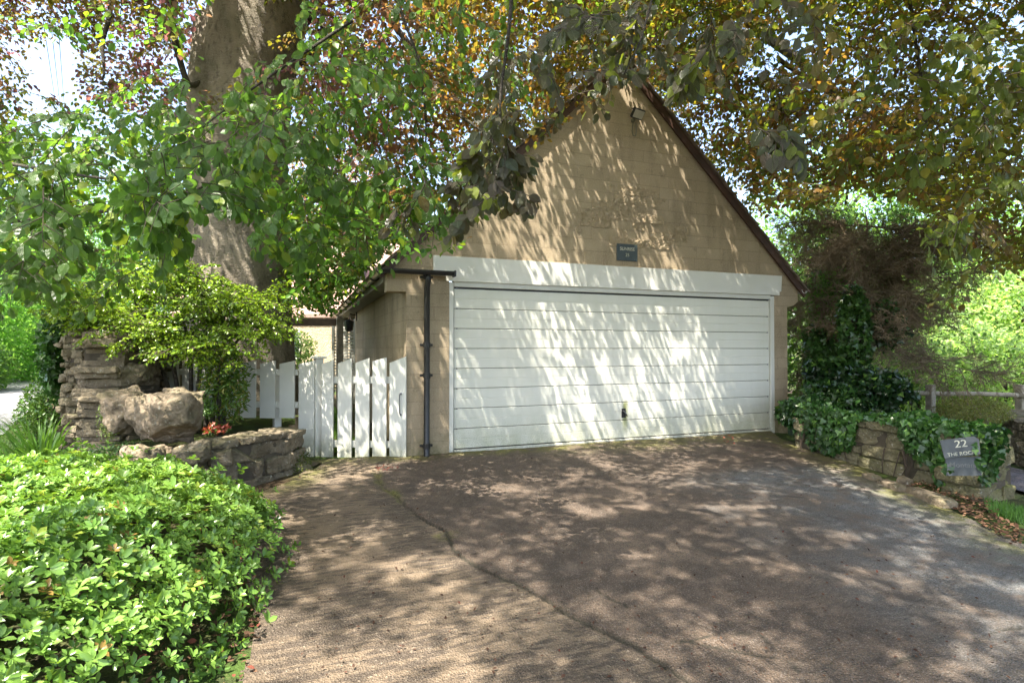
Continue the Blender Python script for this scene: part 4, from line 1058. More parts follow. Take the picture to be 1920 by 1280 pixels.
# stone walls
def drystone(name, label, cat, base, htop, hbase, thick, rowh, slen, mat, seed=0, face=None, n=5, group=None, side=1, jit=.02, rough=.16):
    """base: polyline (x,y); htop/hbase: heights per point"""
    r = random.Random(seed); base = np.array(base, float); seg = np.linalg.norm(np.diff(base, axis=0), axis=1); cum = np.concatenate([[0], np.cumsum(seg)]); Lt = cum[-1]
    t = thing(name, label, cat, (base[0][0], base[0][1], float(np.mean(hbase))), group)
    b = MB(); core = MB()
    def P(s_): return np.array([np.interp(s_, cum, base[:, 0]), np.interp(s_, cum, base[:, 1])])
    def Z(s_, arr): return float(np.interp(s_, cum, arr))
    mx = max(np.array(htop)-np.array(hbase)); k = 0; zrel = 0.0
    while zrel < mx-.02:
        rh = min(r.uniform(*rowh), mx-zrel) if mx-zrel > rowh[0]*1.6 else mx-zrel
        for i in range(len(base)-1):
            a, c_ = base[i], base[i+1]; Ls = seg[i]; dd = (c_-a)/Ls; nn = np.array([dd[1], -dd[0]])*side
            e0 = -thick*.5*r.random()*(i > 0); e1 = Ls+thick*.25*r.random()*(i < len(base)-2)
            s_ = e0
            while s_ < e1-.03:
                L = r.uniform(*slen)
                if e1-(s_+L) < slen[0]*.7: L = e1-s_
                sm = s_+L/2; f_ = min(max(sm/Ls, 0), 1); zb_ = hbase[i]*(1-f_)+hbase[i+1]*f_; zt_ = htop[i]*(1-f_)+htop[i+1]*f_
                f = (zt_-zb_)/mx; c = a+dd*sm-nn*(thick/2-r.uniform(-jit*1.5, jit*1.5)); h_ = rh*f
                b.stone((c[0], c[1], zb_+(zrel+rh/2)*f), (L/2-.004, thick/2, h_/2-.001), rz=math.atan2(dd[1], dd[0])+r.uniform(-.05, .05), n=n, rough=rough*1.25, p=12, seed=r.randint(0, 9999), fine=.016, cuts=1)
                s_ += L
        zrel += rh; k += 1
    for i in range(len(base)-1):
        a, c_ = base[i], base[i+1]; dd = (c_-a)/np.linalg.norm(c_-a); nn = np.array([dd[1], -dd[0]])*side; m_ = (a+c_)/2-nn*thick/2; zt_ = (htop[i]+htop[i+1])/2; zb_ = min(hbase[i], hbase[i+1])-.1
        core.box((m_[0], m_[1], (zt_-.04+zb_)/2), (np.linalg.norm(c_-a)/2, thick/2-.035, (zt_-.04-zb_)/2), rz=math.atan2(dd[1], dd[0]))
    b.out('stones', mat, t); core.out('core', M['mortar'], t); return t
M['mortar'] = simple('dark joint soil', (.085, .07, .05), (.05, .042, .03), 12, .95, .6, .01)
# low wall by the gate, curving towards the shrub
WB = [gpx(572, 872)[:2], gpx(545, 888)[:2], gpx(480, 908)[:2], gpx(405, 922)[:2], at(330, 930, 4.95)[:2], at(235, 930, 4.85)[:2], at(120, 930, 4.9)[:2]]
drystone('low_stone_wall', 'low curved dry stone wall between the white gate and the big boulders', 'wall', WB, [.36, .42, .42, .41, .30, .30, .26], [-.06, -.09, -.1, -.12, -.14, -.14, -.14], .34, (.10, .19), (.18, .50), M['rubble'], 3, side=-1, n=8)
# tall pier, end of the roadside wall
A_ = at(124, 700, 6.05)[:2]; B_ = at(232, 700, 5.75)[:2]
drystone('roadside_wall', 'tall end of the roadside rubble wall left of the boulders', 'wall', [B_+np.array([.35, 1.2]), B_, A_, A_+np.array([-.75, 3.2]), A_+np.array([-3.4, 11.5])][::-1], [1.75, 1.55, 1.50, 1.44, 1.2], [-.3, -.3, -.25, -.2, 0], .42, (.06, .13), (.08, .19), M['rubble'], 8, side=1, n=5, rough=.22, jit=.03)
# boulders
def boulder(label, px, py, d, h, rz, mat, seed, tilt=0, p=9, rough=.15):
    c = at(px, py, d); t = tag(MB().stone(c, h, rz=rz+YAW, n=24, rough=rough, p=p, seed=seed, tilt=tilt, fine=.045, cuts=9).out('boulder', mat, loc=(c[0], c[1], c[2]-h[2]), smooth=True), label, 'boulder', 'boulders on the stone wall'); return t
boulder('biggest pale pitted boulder, in front on the low wall', 308, 785, 5.1, (.335, .24, .225), .05, M['rubblel'], 5)
boulder('tall brown boulder leaning behind the pale one', 242, 770, 5.4, (.13, .2, .24), -.1, M['rubblel'], 9, tilt=-.35)
boulder('long flat slab boulder on top beside the wall pier', 240, 700, 5.9, (.25, .2, .12), .05, M['rubble'], 14, p=6)
boulder('small orange topped boulder behind the biggest one', 335, 742, 5.3, (.14, .12, .06), .2, M['rubblel'], 21)
boulder('flat corner stone at the foot of the low wall by the shrub', 362, 848, 4.95, (.16, .15, .085), .15, M['rubble'], 31, p=7, rough=.12)
boulder('wide ledge stone under the biggest pale boulder', 278, 852, 4.85, (.21, .18, .085), .0, M['rubblel'], 33, p=6, rough=.14)
boulder('rounded block leaning at the low wall foot above the shrub', 386, 900, 4.75, (.07, .1, .08), -.3, M['rubblel'], 37, p=5, rough=.12)
boulder('mossy edging stone under the shrub beside the drive', 452, 1255, 2.75, (.10, .16, .07), .5, M['rubbleg'], 41, p=5)
# bed soil behind the low wall
bed = [tuple(p) for p in WB[:6]]+[tuple(A_), tuple(A_+np.array([-.6, 2.5])), (-3.6, 4.2), (-1.6, 2.2), tuple(at(560, 700, 6.75)[:2])]
cx_, cy_ = np.mean(bed, axis=0)
sheet('flower_bed', (-5.4, -1.2, -2.5, 4.4), .07, M['ground'], 0, inside=lambda X, Y: inpoly(cx_+(X-cx_)*1.06, cy_+(Y-cy_)*1.06, bed), zf=lambda X, Y: .30+.05*fbm(np.stack([X, Y, X*0], 1), 2, 6))
# mossy mound at the wall end
mp = gpx(562, 880)
mm = thing('moss_clump', 'mossy weedy clump at the wall end beside the gate post', 'moss', (mp[0], mp[1], -.1))
MB().stone((mp[0]-.12, mp[1]+.10, .02), (.20, .16, .20), n=24, rough=.3, p=2.2, seed=3, fine=.03).out('earth', M['rubbleg'], mm, smooth=True)
blob('moss', (mp[0]-.10, mp[1]+.07, .0), (.23, .19, .22), 1800, (.015, .035), M['leafs'], pal((.06, .085, .02), (.10, .12, .03)), mm, shell=.15, zmin=-.12)

# bright shrub with thin stems behind the boulders
sx = [at(345, 735, 6.15), at(362, 735, 6.2), at(385, 735, 6.1), at(398, 735, 6.3), at(330, 735, 6.0)]
vs = thing('flowering_shrub', 'bright yellow green airy shrub with dark stems in front of the beech trunk', 'shrub', (sx[0][0], sx[0][1], .32))
for i, (bx, tx, ty, dd) in enumerate(((345, 250, 560, 6.0), (338, 170, 620, 6.1), (362, 330, 540, 6.2), (388, 430, 560, 6.1), (398, 480, 600, 6.2), (370, 400, 640, 6.0))):
    b = MB(); p0 = at(bx, 745, 6.1); p0[2] = .28; limb(b, [p0, at(bx+(tx-bx)*.15, 690, 6.1), at((bx+tx)/2, (ty+690)/2, dd), at(tx, ty, dd)], .028, .008, 7, .03, i); b.out('stem', M['bark'], vs, smooth=True)
cv = pal((.15, .26, .025), (.25, .37, .035), (.07, .14, .02), .2, .25)
OO = []
for (px_, py_, d_, rx, rz_, nn) in ((330, 545, 6.2, .60, .26, 150), (200, 600, 6.1, .48, .22, 100), (440, 585, 6.1, .46, .26, 120), (485, 625, 6.0, .20, .20, 34), (300, 630, 5.9, .55, .22, 110), (395, 660, 5.9, .26, .2, 44), (160, 560, 6.4, .38, .2, 40)):
    q = rdir(nn)*(ru(nn)**.45)[:, None]; OO.append(at(px_, py_, d_)+q*np.array([rx, .4, rz_]))
OO = np.vstack(OO); n = len(OO)
SPRS = [make_spray(300+i, 6, .55, .042) for i in range(8)]
P, D, N, L, W, C, TW = sprays(OO, ru(n, 0, 6.28), ru(n, -.15, .75), ru(n, .35, .75), lambda P, S: cv(P), (.030, .055), None, SPRS, .5)
leaves('foliage', P, D, N, L, W*.75, C, M['leafs'], vs, 'mid'); print('airy', len(P))
b = MB()
for tw in TW[::2]:
    if len(tw) > 3: b.tube(tw[[0, len(tw)//2, -1]], [.004, .003, .0015], 4, caps=False)
b.out('twigs', M['twig'], vs)
# dark upright shrub in front of fence
ds = at(425, 770, 6.0)
bush('variegated_shrub', 'narrow green and yellow shrub in front of the fence pickets', 'shrub', at(425, 720, 6.0), (.24, .2, .40), 1800, (.05, .09), M['leafs'], pal((.06, .14, .025), (.13, .21, .03), (.24, .24, .05), .15), shell=.9, wr=.25, lump=.5, seed=4, zmin=.3)
bush('red_leaf_plant', 'small clump with red new leaves on the bed behind the low wall', 'plant', at(408, 803, 5.8), (.12, .1, .04), 200, (.03, .06), M['leafs'], pal((.30, .05, .04), (.35, .11, .06), (.10, .17, .04), .35), stems=False, shell=.9)
bush('bed_fern', 'small green fern like plant beside the red leaved clump', 'plant', at(378, 765, 5.8), (.13, .1, .09), 500, (.03, .06), M['leafs'], pal((.08, .17, .04), (.13, .24, .06)), stems=False, shell=.9, wr=.3)
bush('trailing_weed', 'pale weed hanging down the wall beside the tall pier', 'plant', at(203, 788, 5.42), (.09, .06, .20), 900, (.015, .03), M['leafs'], pal((.14, .20, .06), (.20, .26, .09)), stems=False, shell=.9, lump=.6)
bush('geranium_patch', 'dark green ferny patch between shrub mound and boulders', 'plant', at(190, 868, 4.9), (.48, .28, .16), 3800, (.02, .04), M['leafs'], pal((.055, .12, .035), (.08, .17, .045), (.24, .14, .45), .003), stems=False, shell=.7, wr=.4, seed=6)
# ferns near garage corner / gate foot
# left verge plants
def strapclump(name, label, px, py, d, n, L, colf, wd=.022, lean=.9, rad=.14):
    c = at(px, py, d); c[2] = float(zg(c[0], c[1])); t = thing(name, label, 'plant', tuple(c))
    a = ru(n, 0, 6.28); q = np.sqrt(ru(n))*rad; P = np.stack([c[0]+q*np.cos(a), c[1]+q*np.sin(a), c[2]+0*a], 1)
    D = nrm(np.stack([np.cos(a)*lean*ru(n, .1, 1), np.sin(a)*lean*ru(n, .1, 1), np.ones(n)], 1)); N = nrm(np.stack([-np.cos(a), -np.sin(a), .5+0*a], 1)*-1)
    Ls = ru(n, L*.6, L*1.1); leaves('leaf_blades', P, D, -N, Ls, wd+0*Ls, colf(P), M['grass'], t, 'blade'); return t
strapclump('daylily', 'clump of long green strap leaves at the verge left of the pier', 78, 862, 6.1, 110, .62, pal((.08, .19, .03), (.13, .25, .05)), .026, 1.1, .22)
strapclump('iris_clump', 'second strap leaved clump nearer the road edge', 25, 858, 6.3, 70, .40, pal((.07, .17, .035), (.11, .22, .05)), .022, 1.2, .2)
strapclump('ornamental_grass', 'pale silvery grass tuft above the verge shrub', 82, 770, 7.4, 500, .75, pal((.30, .34, .20), (.20, .28, .12)), .006, .8, .22)
bush('verge_shrub', 'low leafy green bush against the pier beside the road', 'shrub', at(92, 770, 7.0), (.30, .5, .42), 3600, (.03, .06), M['leafs'], pal((.08, .17, .03), (.13, .24, .045)), seed=5, shell=.6)
bush('pier_ivy', 'ivy column clinging to the road side of the tall pier', 'ivy', at(112, 660, 6.7), (.10, .5, .55), 1600, (.05, .08), M['ivy'], pal((.03, .09, .02), (.06, .14, .03)), seed=2, shell=.5, stems=False, tmpl='ivy', wr=1.0)

# right side : wall, ivy, stump, conifer
RA, RB_ = gpx(1487, 838)[:2], gpx(1846, 936)[:2]
dv = (RB_-RA)/np.linalg.norm(RB_-RA); nv = np.array([-dv[1], dv[0]]);
if nv[0] > 0: nv = -nv                      # faces the drive
RE = RB_-nv*.45
drystone('ivy_wall', 'stone block wall at the right of the drive half covered in ivy', 'wall', [RA, RB_, RE], [.42, .42, .40], [-.10, -.24, -.30], .34, (.14, .30), (.30, .70), M['rubbleg'], 12, side=1 if np.dot(np.array([dv[1], -dv[0]]), nv) > 0 else -1, n=8, rough=.14)
def wallpt(t, z, off=0.0): p = RA+(RB_-RA)*t+nv*off; return np.array([p[0], p[1], z])
IVR = [[(1455, 750), (1600, 735), (1880, 760), (1885, 830), (1800, 820), (1700, 805), (1690, 795), (1610, 790), (1600, 840), (1530, 850), (1500, 810), (1465, 790)],
       [(1720, 790), (1880, 780), (1885, 860), (1862, 905), (1835, 905), (1838, 880), (1832, 830), (1770, 815), (1775, 860), (1790, 915), (1765, 920), (1745, 870), (1700, 850), (1690, 800)]]
n = 42000; t_ = ru(n, -.10, 1.06); z_ = ru(n, -.45, .62); of = ru(n, -.35, .16)
P = np.stack([RA[0]+(RB_[0]-RA[0])*t_+nv[0]*of, RA[1]+(RB_[1]-RA[1])*t_+nv[1]*of, z_], 1); px, py, d = proj(P); j = 16*vn(P, 6, 3)
k_ = inpoly(px+j, py+j, IVR[0]) | inpoly(px+j, py+j, IVR[1])
k_ &= (z_ < .56-.10*t_+.12*vn(P, 3, 8)) & ((of > -.02) | (z_ > .28)) & ((of < .08+.08*vn(P, 4, 9)))
P = P[k_]; n = len(P); iv = thing('ivy', 'glossy dark ivy draped over the block wall beside the signs', 'ivy', (RB_[0], RB_[1], -.3))
N = nrm(np.array([nv[0], nv[1], .45])+rng.normal(size=(n, 3))*.4); D = nrm(np.array([0, 0, -1.])+rng.normal(size=(n, 3))*.5)
cI = pal((.018, .055, .013), (.045, .12, .022), (.10, .20, .035), .10, .25, 2.5, 5); L = ru(n, .045, .075)
leaves('leaves', P, D, N, L, L*1.0, cI(P), M['ivy'], iv, 'ivy'); print('ivy', n)
for (px_, py_, nn) in ((1826, 842, 10), (1838, 868, 12), (1778, 880, 5)):
    q = at(px_, py_, 4.93)+rng.normal(size=(nn, 3))*np.array([.025, .012, .03]); leaves('leaves', q, nrm(np.array([0, 0, -1.])+rng.normal(size=(nn, 3))*.5), nrm((CAM-q)+rng.normal(size=(nn, 3))*1.5), .05, .05, cI(q), M['ivy'], iv, 'ivy')
b = MB()
for i in range(14):
    t0 = random.uniform(.05, .98); z0_ = random.uniform(.1, .3); b.tube([wallpt(t0, z0_, .03), wallpt(t0+random.uniform(-.03, .03), z0_-.18, .035), wallpt(t0+random.uniform(-.05, .05), z0_-.42, .03)], [.008, .006, .003], 5)
b.out('stems', M['twig'], iv)
# ivy clad stump with ivy skirt behind the wall
SC_ = at(1605, 700, 8.1)
st = thing('ivy_stump', 'ivy clad old tree stump right of the garage', 'tree', (SC_[0], SC_[1], -.2))
b = MB(); limb(b, [(SC_[0], SC_[1], -.5), (SC_[0]+.02, SC_[1], .8), (SC_[0]-.03, SC_[1], 1.9), at(1595, 545, 8.1)], .22, .09, 14, .05, 4); b.out('trunk', M['bark'], st, smooth=True)
cD = pal((.012, .036, .010), (.038, .095, .020), (.09, .17, .03), .07, .25, 1.5, 6)
keepI = lambda P: ~((proj(P)[0] < 1507) & (proj(P)[1] < 745)) & ~((P[:, 0] < xf1+xc+.05) & (P[:, 1] > -.05))
for (px_, py_, d_, r_, nn, se) in ((1600, 620, 8.0, (.19, .22, .66), 1900, 1), (1565, 715, 8.1, (.42, .4, .35), 2200, 2), (1600, 750, 7.7, (.75, .45, .27), 4200, 3), (1655, 610, 8.2, (.22, .3, .35), 900, 4), (1530, 670, 8.8, (.25, .3, .5), 1200, 5), (1500, 775, 7.5, (.28, .25, .17), 900, 6), (1640, 730, 7.7, (.5, .4, .22), 2000, 7)):
    blob('ivy_leaves', at(px_, py_, d_), r_, nn, (.05, .085), M['ivy'], cD, st, seed=se, shell=.4, tmpl='ivy', wr=1.0, keep=keepI, lump=.5)
# dead brown conifer
DC = at(1618, 560, 9.2)
dc = thing('dead_conifer', 'dead brown conifer with bare twiggy crown behind the ivy stump', 'tree', (DC[0], DC[1], -.3))
b = MB(); limb(b, [(DC[0], DC[1], -.5), (DC[0]+.05, DC[1], 1.5), at(1615, 480, 9.2), at(1622, 395, 9.2)], .11, .006, 10, .06, 9); b.out('trunk', M['dead'], dc, smooth=True)
b = MB(); r_ = random.Random(5)
def deadtwig(p, d, L, lv):
    n_ = 4; pts = [p]; q = np.array(p)
    for i in range(n_):
        d = nrm(np.array(d)+np.array([r_.gauss(0, .22), r_.gauss(0, .22), r_.gauss(-.04, .18)])); q = q+d*L/n_; pts.append(q.copy())
        if lv < 3:
            for _ in range(3 if lv > 0 else 4):
                d2 = nrm(d+np.array([r_.gauss(0, .75), r_.gauss(0, .75), r_.gauss(0, .5)])); deadtwig(q.copy(), d2, L*r_.uniform(.35, .55), lv+1)
    if proj(np.array(pts))[0].min() < 1490 and lv < 2: return
    b.tube(pts, np.linspace([.018, .008, .0045, .003][lv], [.006, .004, .002, .0015][lv], n_+1), 3, caps=False)
for i in range(24):
    z = r_.uniform(1.2, 3.3); a = r_.uniform(0, 6.28); L = r_.uniform(.85, 1.2)*(1.15 if z < 2.9 else .75); deadtwig(np.array([DC[0], DC[1], z]), np.array([math.cos(a), math.sin(a), r_.uniform(-.15, .35)]), L, 0)
b.out('twigs', M['dead'], dc); print('dead twigs', b.n)
blob('dry_needles', at(1640, 470, 9.2), (1.35, 1.0, .95), 7000, (.02, .05), M['litter'], pal((.13, .10, .055), (.09, .08, .035), (.07, .13, .03), .4), dc, shell=.9, wr=.3, lump=.5, keep=lambda P: proj(P)[0] > 1500)
for (px_, py_, d_, r_, nn, se) in ((1560, 430, 9.8, (.55, .4, .35), 1600, 3), (1540, 640, 9.6, (.3, .3, .5), 1000, 4), (1660, 640, 9.4, (.6, .4, .35), 1300, 5), (1690, 400, 9.8, (.6, .4, .3), 1200, 6), (1545, 560, 9.4, (.35, .4, .6), 1700, 7), (1530, 700, 9.2, (.3, .3, .5), 1500, 8)):
    blob('green_growth', at(px_, py_, d_), r_, nn, (.04, .07), M['leaf'], pal((.05, .12, .03), (.10, .19, .045)), dc, shell=.9, lump=.7, freq=3, tmpl='mid', keep=lambda P: proj(P)[0] > 1512)
# curb stones along the edge
for i, (lab, px_, py_, h_, rz_) in enumerate((('smallest loose stone nearest the garage at the drive edge', 1634, 893, (.10, .06, .035), -.2), ('long narrow kerb stone between two others at the drive edge', 1672, 909, (.17, .06, .04), -.3), ('round knob of stone behind the kerb stones', 1697, 903, (.06, .055, .05), 0), ('longest flat kerb slab nearest the camera at the drive edge', 1743, 931, (.27, .09, .045), -.28), )):
    c = gpx(px_, py_+6); d2 = np.array(edgeR[5])-np.array(edgeR[3]); a = math.atan2(d2[1], d2[0])
    tag(MB().stone((c[0], c[1], c[2]+h_[2]*.6), h_, rz=a if h_[0] > .08 else 0, n=8, rough=.16, p=5, seed=60+i, fine=.01).out('kerb_stone', M['rubblel'], loc=(c[0], c[1], c[2])), lab, 'stone', 'loose kerb stones at the right drive edge')
# signs at wall end
def slate_sign(name, label, px, py, d, w_, h_, roll, mat, lines, chip=0):
    c = at(px, py, d); t = thing(name, label, 'sign', tuple(c)); yaw = YAW-.25
    Mr = Matrix.Rotation(yaw, 4, 'Z')@Matrix.Rotation(roll, 4, 'Y'); t.rotation_euler = Mr.to_euler()
    o = [(-w_/2, -h_/2), (w_/2-.01*chip, -h_/2+.008), (w_/2, h_/2-.03*chip), (w_/2-.03*chip, h_/2), (-w_/2-.01*chip, h_/2-.004)]
    b = MB(); b.prism(o, -.006, .006); me = b.out('slate', mat, None); me.parent = t
    for (txt, sz, x_, z_, m_, sx_) in lines: text(txt, sz, m_, t, Matrix.Translation((x_, -.0072, z_))@up, sx=sx_)
    bs = MB(); bs.box((0, .03, 0), (.02, .02, h_*.4)); s_ = bs.out('stake', M['wood'], None); s_.parent = t
    return t
slate_sign('slate_sign', 'upper tilted dark slate sign with number 22 in the ivy', 1802, 838, 4.95, .285, .165, -.16, M['slate'], [('22', .09, 0, .030, M['letter'], 1.1), ('THE ROCK', .042, -.01, -.055, M['letter'], 1.05)], 1)
slate_sign('slate_sign', 'lower pale grey slate sign with worn name below number 22', 1806, 874, 4.97, .27, .17, -.03, M['slate'], [('Montana', .062, 0, .012, M['letterg'], 1.0)], 0)
# litter
def litter(name, label, px0, px1, py0, py1, n, colf, ls, lift=.008, region=None):
    pts = []
    for i in range(n):
        p = gpx(random.uniform(px0, px1), random.uniform(py0, py1)); pts.append(p)
    P = np.array(pts)
    if region is not None: k_ = inpoly(*proj(P)[:2], region); P = P[k_]
    P[:, 2] += .018+lift*ru(len(P))*2; n = len(P); D = rdir(n); D[:, 2] *= .25; N = nrm(np.array([0, 0, 1.])+rng.normal(size=(n, 3))*.35); L = ru(n, *ls)
    o = leaves(name, P, D, N, L, L*.6, colf(P), M['litter'], None, 'mid'); o['kind'] = 'stuff'; o['label'] = label; o['category'] = 'fallen leaves'; return o
cb = pal((.10, .045, .025), (.20, .10, .05), (.30, .06, .04), .12)
litter('leaf_litter', 'reddish brown leaf litter on the bank under the ivy wall end', 1700, 1915, 900, 1030, 2600, pal((.17, .09, .055), (.26, .15, .09), (.08, .045, .028), .4), (.02, .05), region=[(1620, 885), (1700, 905), (1800, 915), (1850, 930), (1870, 970), (1925, 1005), (1925, 1030), (1860, 1000), (1790, 958), (1690, 915)])
litter('leaf_debris', 'tiny dark beech husks and leaves scattered over the drive', 560, 1900, 860, 1278, 520, pal((.04, .022, .016), (.08, .045, .03), (.09, .035, .025), .12), (.012, .026))
litter('wind_blown_leaves', 'little heap of red brown leaves near the downpipe foot', 700, 748, 880, 888, 40, pal((.12, .03, .025), (.16, .06, .04)), (.02, .04), .02)
litter('fallen_petals', 'few red leaves on the ground in front of the garage door', 1352, 1392, 822, 834, 14, pal((.45, .12, .08), (.35, .08, .05)), (.02, .045), .02)
litter('bed_litter', 'brown dead leaves under the front shrub', 250, 485, 1000, 1278, 350, pal((.07, .04, .025), (.13, .075, .045), (.18, .06, .04), .1), (.02, .05))
# right background
fr = thing('post_and_rail_fence', 'weathered wooden post and rail fence beyond the ivy wall', 'fence', tuple(at(1800, 760, 9.3)))
zr = [at(1640, 733, 9.3), at(1790, 738, 9.3), at(1908, 741, 9.2), at(2150, 750, 9)]
for a, b_ in zip(zr[:-1], zr[1:]):
    b = MB(); limb(b, [a, (a+b_)/2, b_], .04, .038, 8, .01, 3); b.out('rail', M['woodg'], fr, smooth=True)
for px_ in (1745, 1913, 2120):
    p = at(px_, 760, 9.3); b = MB(); b.box((p[0], p[1], (-.5+.64)/2), (.055, .055, .57+.0), bev=.01); b.out('post', M['woodg'], fr)
FW = [at(1868, 800, 8.9)[:2], at(1905, 800, 7.9)[:2], at(1990, 800, 7.2)[:2], at(2300, 800, 6.3)[:2]]
drystone('field_wall', 'rough dark rubble wall behind the track at the right edge', 'wall', FW, [.30, .22, .2, .15], [-.75, -.8, -.85, -.9], .4, (.08, .13), (.12, .28), M['rubble'], 5, side=1, n=5, rough=.2)
mo = bush('dry_moss_mound', 'yellow green feathery mound on the wall top beneath the rail', 'plant', at(1825, 770, 8.1), (.62, .35, .20), 9000, (.02, .05), M['leafs'], pal((.22, .24, .05), (.16, .22, .05), (.30, .26, .10), .25), stems=False, shell=.6, wr=.2, seed=7, up=.9)
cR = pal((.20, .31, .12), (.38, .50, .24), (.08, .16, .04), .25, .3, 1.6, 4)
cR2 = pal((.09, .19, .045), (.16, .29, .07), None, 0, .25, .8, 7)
G = 'sunlit bushes beyond the rail fence'
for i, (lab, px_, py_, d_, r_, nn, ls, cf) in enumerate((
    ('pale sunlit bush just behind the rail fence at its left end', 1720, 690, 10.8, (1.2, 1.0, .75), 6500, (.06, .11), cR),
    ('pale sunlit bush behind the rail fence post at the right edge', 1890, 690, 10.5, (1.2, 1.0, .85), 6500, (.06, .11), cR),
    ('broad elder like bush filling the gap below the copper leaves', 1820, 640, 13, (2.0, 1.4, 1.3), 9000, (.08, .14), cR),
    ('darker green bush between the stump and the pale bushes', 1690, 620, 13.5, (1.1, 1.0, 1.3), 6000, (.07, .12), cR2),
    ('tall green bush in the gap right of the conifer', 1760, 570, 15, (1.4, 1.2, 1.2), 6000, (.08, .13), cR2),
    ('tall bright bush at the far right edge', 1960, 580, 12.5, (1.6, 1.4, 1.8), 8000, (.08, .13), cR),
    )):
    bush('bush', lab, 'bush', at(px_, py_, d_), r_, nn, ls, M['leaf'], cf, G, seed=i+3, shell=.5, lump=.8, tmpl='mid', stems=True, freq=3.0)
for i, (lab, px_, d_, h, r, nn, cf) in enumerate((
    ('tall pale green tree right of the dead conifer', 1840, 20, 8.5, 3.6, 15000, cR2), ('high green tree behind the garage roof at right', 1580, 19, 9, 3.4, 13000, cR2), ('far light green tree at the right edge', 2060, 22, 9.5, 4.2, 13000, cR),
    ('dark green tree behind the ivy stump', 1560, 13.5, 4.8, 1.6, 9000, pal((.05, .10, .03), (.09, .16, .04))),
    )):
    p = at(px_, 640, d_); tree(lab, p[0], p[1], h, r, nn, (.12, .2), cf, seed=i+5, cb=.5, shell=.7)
# left background
cL = pal((.09, .20, .05), (.16, .31, .08), None, 0, .25, .5, 4); cL2 = pal((.05, .12, .035), (.10, .19, .05), None, 0, .25, .5, 9)
for i, (lab, px_, d_, h, r, nn, cf) in enumerate((
    ('light green tree across the road at the left edge', -40, 24, 8, 3.6, 15000, cL), ('dark ivy hung tree at the bend of the road', 60, 38, 9, 3.6, 12000, cL2), ('mid green tree behind the roadside wall', 150, 30, 9, 4.0, 15000, cL),
    ('tree glimpsed through leaves above the wall pier', 260, 24, 9, 3.6, 12000, cL2), ('broad tree far across the road beyond the left edge', -300, 18, 8, 4, 12000, cL), ('green tree behind the trunk and cottage', 470, 32, 11, 5, 13000, cL2),
    ('copper leaved tree rising behind the cottage roof', 640, 27, 11, 4.5, 15000, pal((.14, .06, .05), (.20, .10, .06), (.12, .17, .04), .2)), ('tall tree behind the garage roof ridge', 1000, 34, 14, 6, 13000, cL2),
    )):
    p = at(px_, 640, d_); tree(lab, p[0], p[1], h, r, nn, (.14, .24), cf, seed=i+15, cb=.52, shell=.7)
for i, (lab, px_, d_, r_, nn, cf) in enumerate((('low sunlit verge bush beyond the far road edge', -20, 26, (2.5, 2.5, 1.6), 9000, cL), ('sunlit bush at the road bend', 70, 45, (4, 3, 2.2), 9000, cL), ('verge bush beside the far roadside wall', 118, 40, (2.6, 3, 2.2), 6000, cL), ('hedge bush nearer along the far verge', -120, 19, (2.2, 2.5, 1.5), 8000, cL2))):
    p = at(px_, 640, d_); z0 = float(zg(p[0], p[1])); bush('hedge_bush', lab, 'bush', (p[0], p[1], z0+r_[2]*.6), r_, nn, (.12, .2), M['leaf'], cf, 'bushes along the road', seed=i+31, shell=.5, tmpl='far')
# cottage behind
HC = at(600, 650, 17.5); hz = -.1
cot = thing('cottage', 'sunlit stone cottage with tiled roof glimpsed beyond the gate', 'house', (HC[0], HC[1], hz))
hd_ = YAW+.05; ca, sa = math.cos(hd_), math.sin(hd_)
def hp_(u, v, z): return (HC[0]+u*ca-v*sa, HC[1]+u*sa+v*ca, z)
fr_ = lambda u, v, d: hp_(u, d, v)
M['cot'] = m_rubble('cottage stone', (.46, .38, .26), (.38, .30, .20), mossamt=.05, dark=(.25, .2, .14))
b = MB(); b.prism([(-4.2, -.3), (2.6, -.3), (2.6, 2.25), (-4.2, 2.25)], 0, 5, fr_); b.out('wall', M['cot'], cot)
M['rtile'] = simple('red brown roof tiles', (.34, .22, .18), (.26, .17, .14), 9, .9, .6, .02)
b = MB(); b.add([hp_(-4.5, -.12, 2.2), hp_(2.9, -.12, 2.2), hp_(2.9, 2.6, 5.0), hp_(-4.5, 2.6, 5.0), hp_(-4.5, -.12, 2.32), hp_(2.9, -.12, 2.32), hp_(2.9, 2.6, 5.15), hp_(-4.5, 2.6, 5.15), hp_(2.9, 5.6, 2.2), hp_(-4.5, 5.6, 2.2)], [(0, 3, 2, 1), (4, 5, 6, 7), (0, 1, 5, 4), (6, 8, 9, 7), (1, 2, 6, 5), (0, 4, 7, 3)]); b.out('roof', M['rtile'], cot)
b = MB(); b.prism([(.55, 3.2), (1.15, 3.2), (1.15, 4.2), (.55, 4.2)], 1.0, 1.8, fr_); b.out('chimney', M['slate'], cot)
for u in (-.95, 1.75):
    b = MB(); b.prism([(u-.35, .9), (u+.35, .9), (u+.35, 1.8), (u-.35, 1.8)], -.03, .02, fr_); f = b.out('window', M['white'], cot)
    b = MB(); b.prism([(u-.29, .96), (u+.29, .96), (u+.29, 1.74), (u-.29, 1.74)], -.036, -.031, fr_); b.out('pane', M['glass'], f)
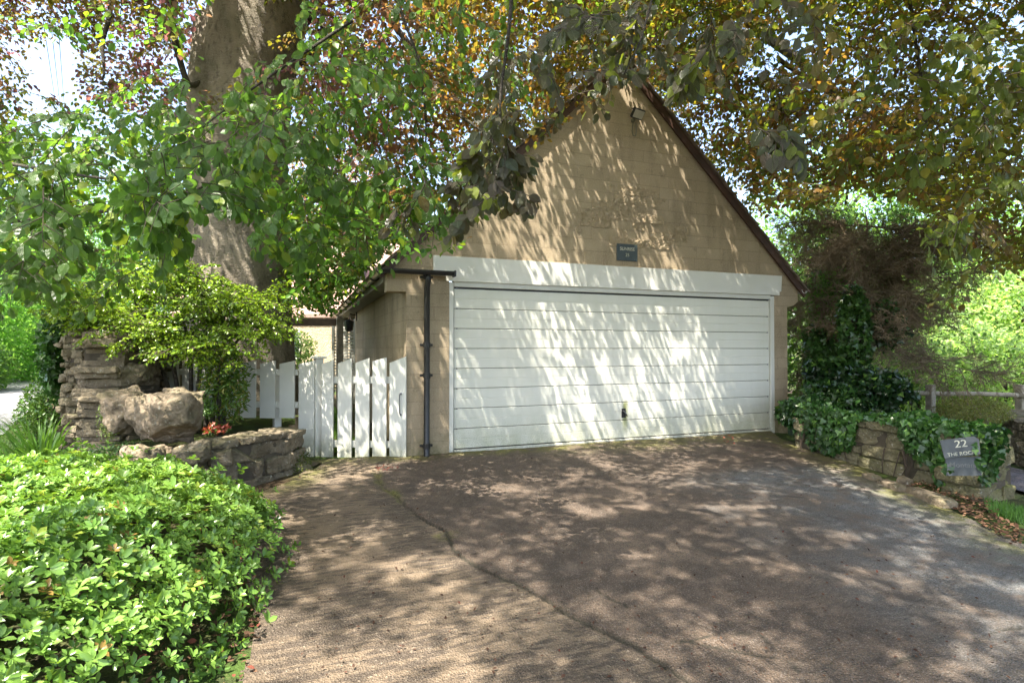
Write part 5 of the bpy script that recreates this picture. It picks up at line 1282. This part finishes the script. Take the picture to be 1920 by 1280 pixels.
# pergola / timber frame
pg = thing('timber_pergola', 'dark timber pergola beam joining the garage eaves behind the gate', 'pergola', tuple(at(590, 640, 11.5)))
b = MB(); A = at(525, 604, 11.5); B = at(632, 604, 11.5); d_ = B-A; b.box((A+B)/2, (np.linalg.norm(d_)/2, .05, .075), rz=math.atan2(d_[1], d_[0]), bev=.008); b.out('beam', M['wood'], pg)
b = MB(); p = at(637, 640, 11.4); b.box((p[0], p[1], .85), (.065, .065, 1.05), bev=.01); b.out('post', M['woodg'], pg)
lv = thing('louvred_panel', 'white louvred garden panel beside the pergola post', 'panel', tuple(at(645, 650, 12.5)))
b = MB(); p = at(645, 650, 12.5)
for z in np.arange(.3, 1.75, .07): b.box((p[0], p[1], z), (.22, .02, .025), rz=YAW, bev=.004)
b.out('slats', M['frame'], lv)
for s_ in (-1, 1):
    b = MB(); b.box((p[0]+s_*.24*ca, p[1]+s_*.24*sa, .95), (.025, .03, .95), rz=YAW); b.out('frame', M['frame'], lv)
bush('garden_bush', 'sunlit garden bush seen between trunk and cottage', 'bush', at(548, 660, 12), (.5, .5, .5), 1600, (.05, .09), M['leaf'], cR, seed=3)
# overhead cables
for i, (a, b_) in enumerate((((84, 60), (112, 240)), ((97, 60), (118, 240)), ((110, 60), (124, 240)))):
    p, q = at(a[0], a[1], 16), at(b_[0], b_[1], 40); bb = MB(); e1 = p+(p-q)*1.5; e2 = q+(q-p)*.9; bb.tube([e1, p, (p+q)/2-np.array([0, 0, .1]), q, e2], .012, 5)
    tag(bb.out('overhead_cable', M['black'], loc=tuple(p), smooth=False), ('leftmost', 'middle', 'rightmost')[i]+' of three thin overhead cables in the bright sky gap at upper left', 'cable', 'overhead cables in the sky gap')
# grass
def grass(name, label, fn, n, L, colf, wd=.006):
    P = fn(n); n = len(P); a = ru(n, 0, 6.28); D = nrm(np.stack([np.cos(a)*.6, np.sin(a)*.6, ru(n, .5, 1.3)], 1)); N = nrm(np.stack([np.cos(a), np.sin(a), .4+0*a], 1)); Ls = ru(n, *L)
    o = leaves(name, P, D, N, Ls, wd+0*Ls, colf(P), M['grass'], None, 'blade'); o['kind'] = 'stuff'; o['label'] = label; o['category'] = 'grass'
def area(px0, px1, py0, py1, reg=None):
    def f(n):
        P = np.array([gpx(random.uniform(px0, px1), random.uniform(py0, py1)) for _ in range(n)])
        if reg is not None: P = P[inpoly(*proj(P)[:2], reg)]
        P[:, 2] -= .005; return P
    return f
grass('grass_strip', 'bright green grass strip along the track at the right edge', area(1840, 1920, 930, 985, [(1845, 938), (1925, 958), (1925, 985), (1855, 962)]), 2600, (.03, .08), pal((.07, .16, .03), (.11, .22, .05)))
grass('verge_grass', 'weedy grass on the verge left of the tall wall pier', area(-60, 130, 800, 880), 3500, (.05, .14), pal((.07, .15, .03), (.12, .22, .05)))
def lawn(n):
    X = ru(n, -3.2, -1.0); Y = ru(n, .6, 9); return np.stack([X, Y, zg(X, Y)-.01], 1)
grass('lawn_grass', 'sunlit lawn grass seen through the gate pickets', lawn, 14000, (.04, .09), pal((.10, .22, .03), (.15, .30, .05)), .008)
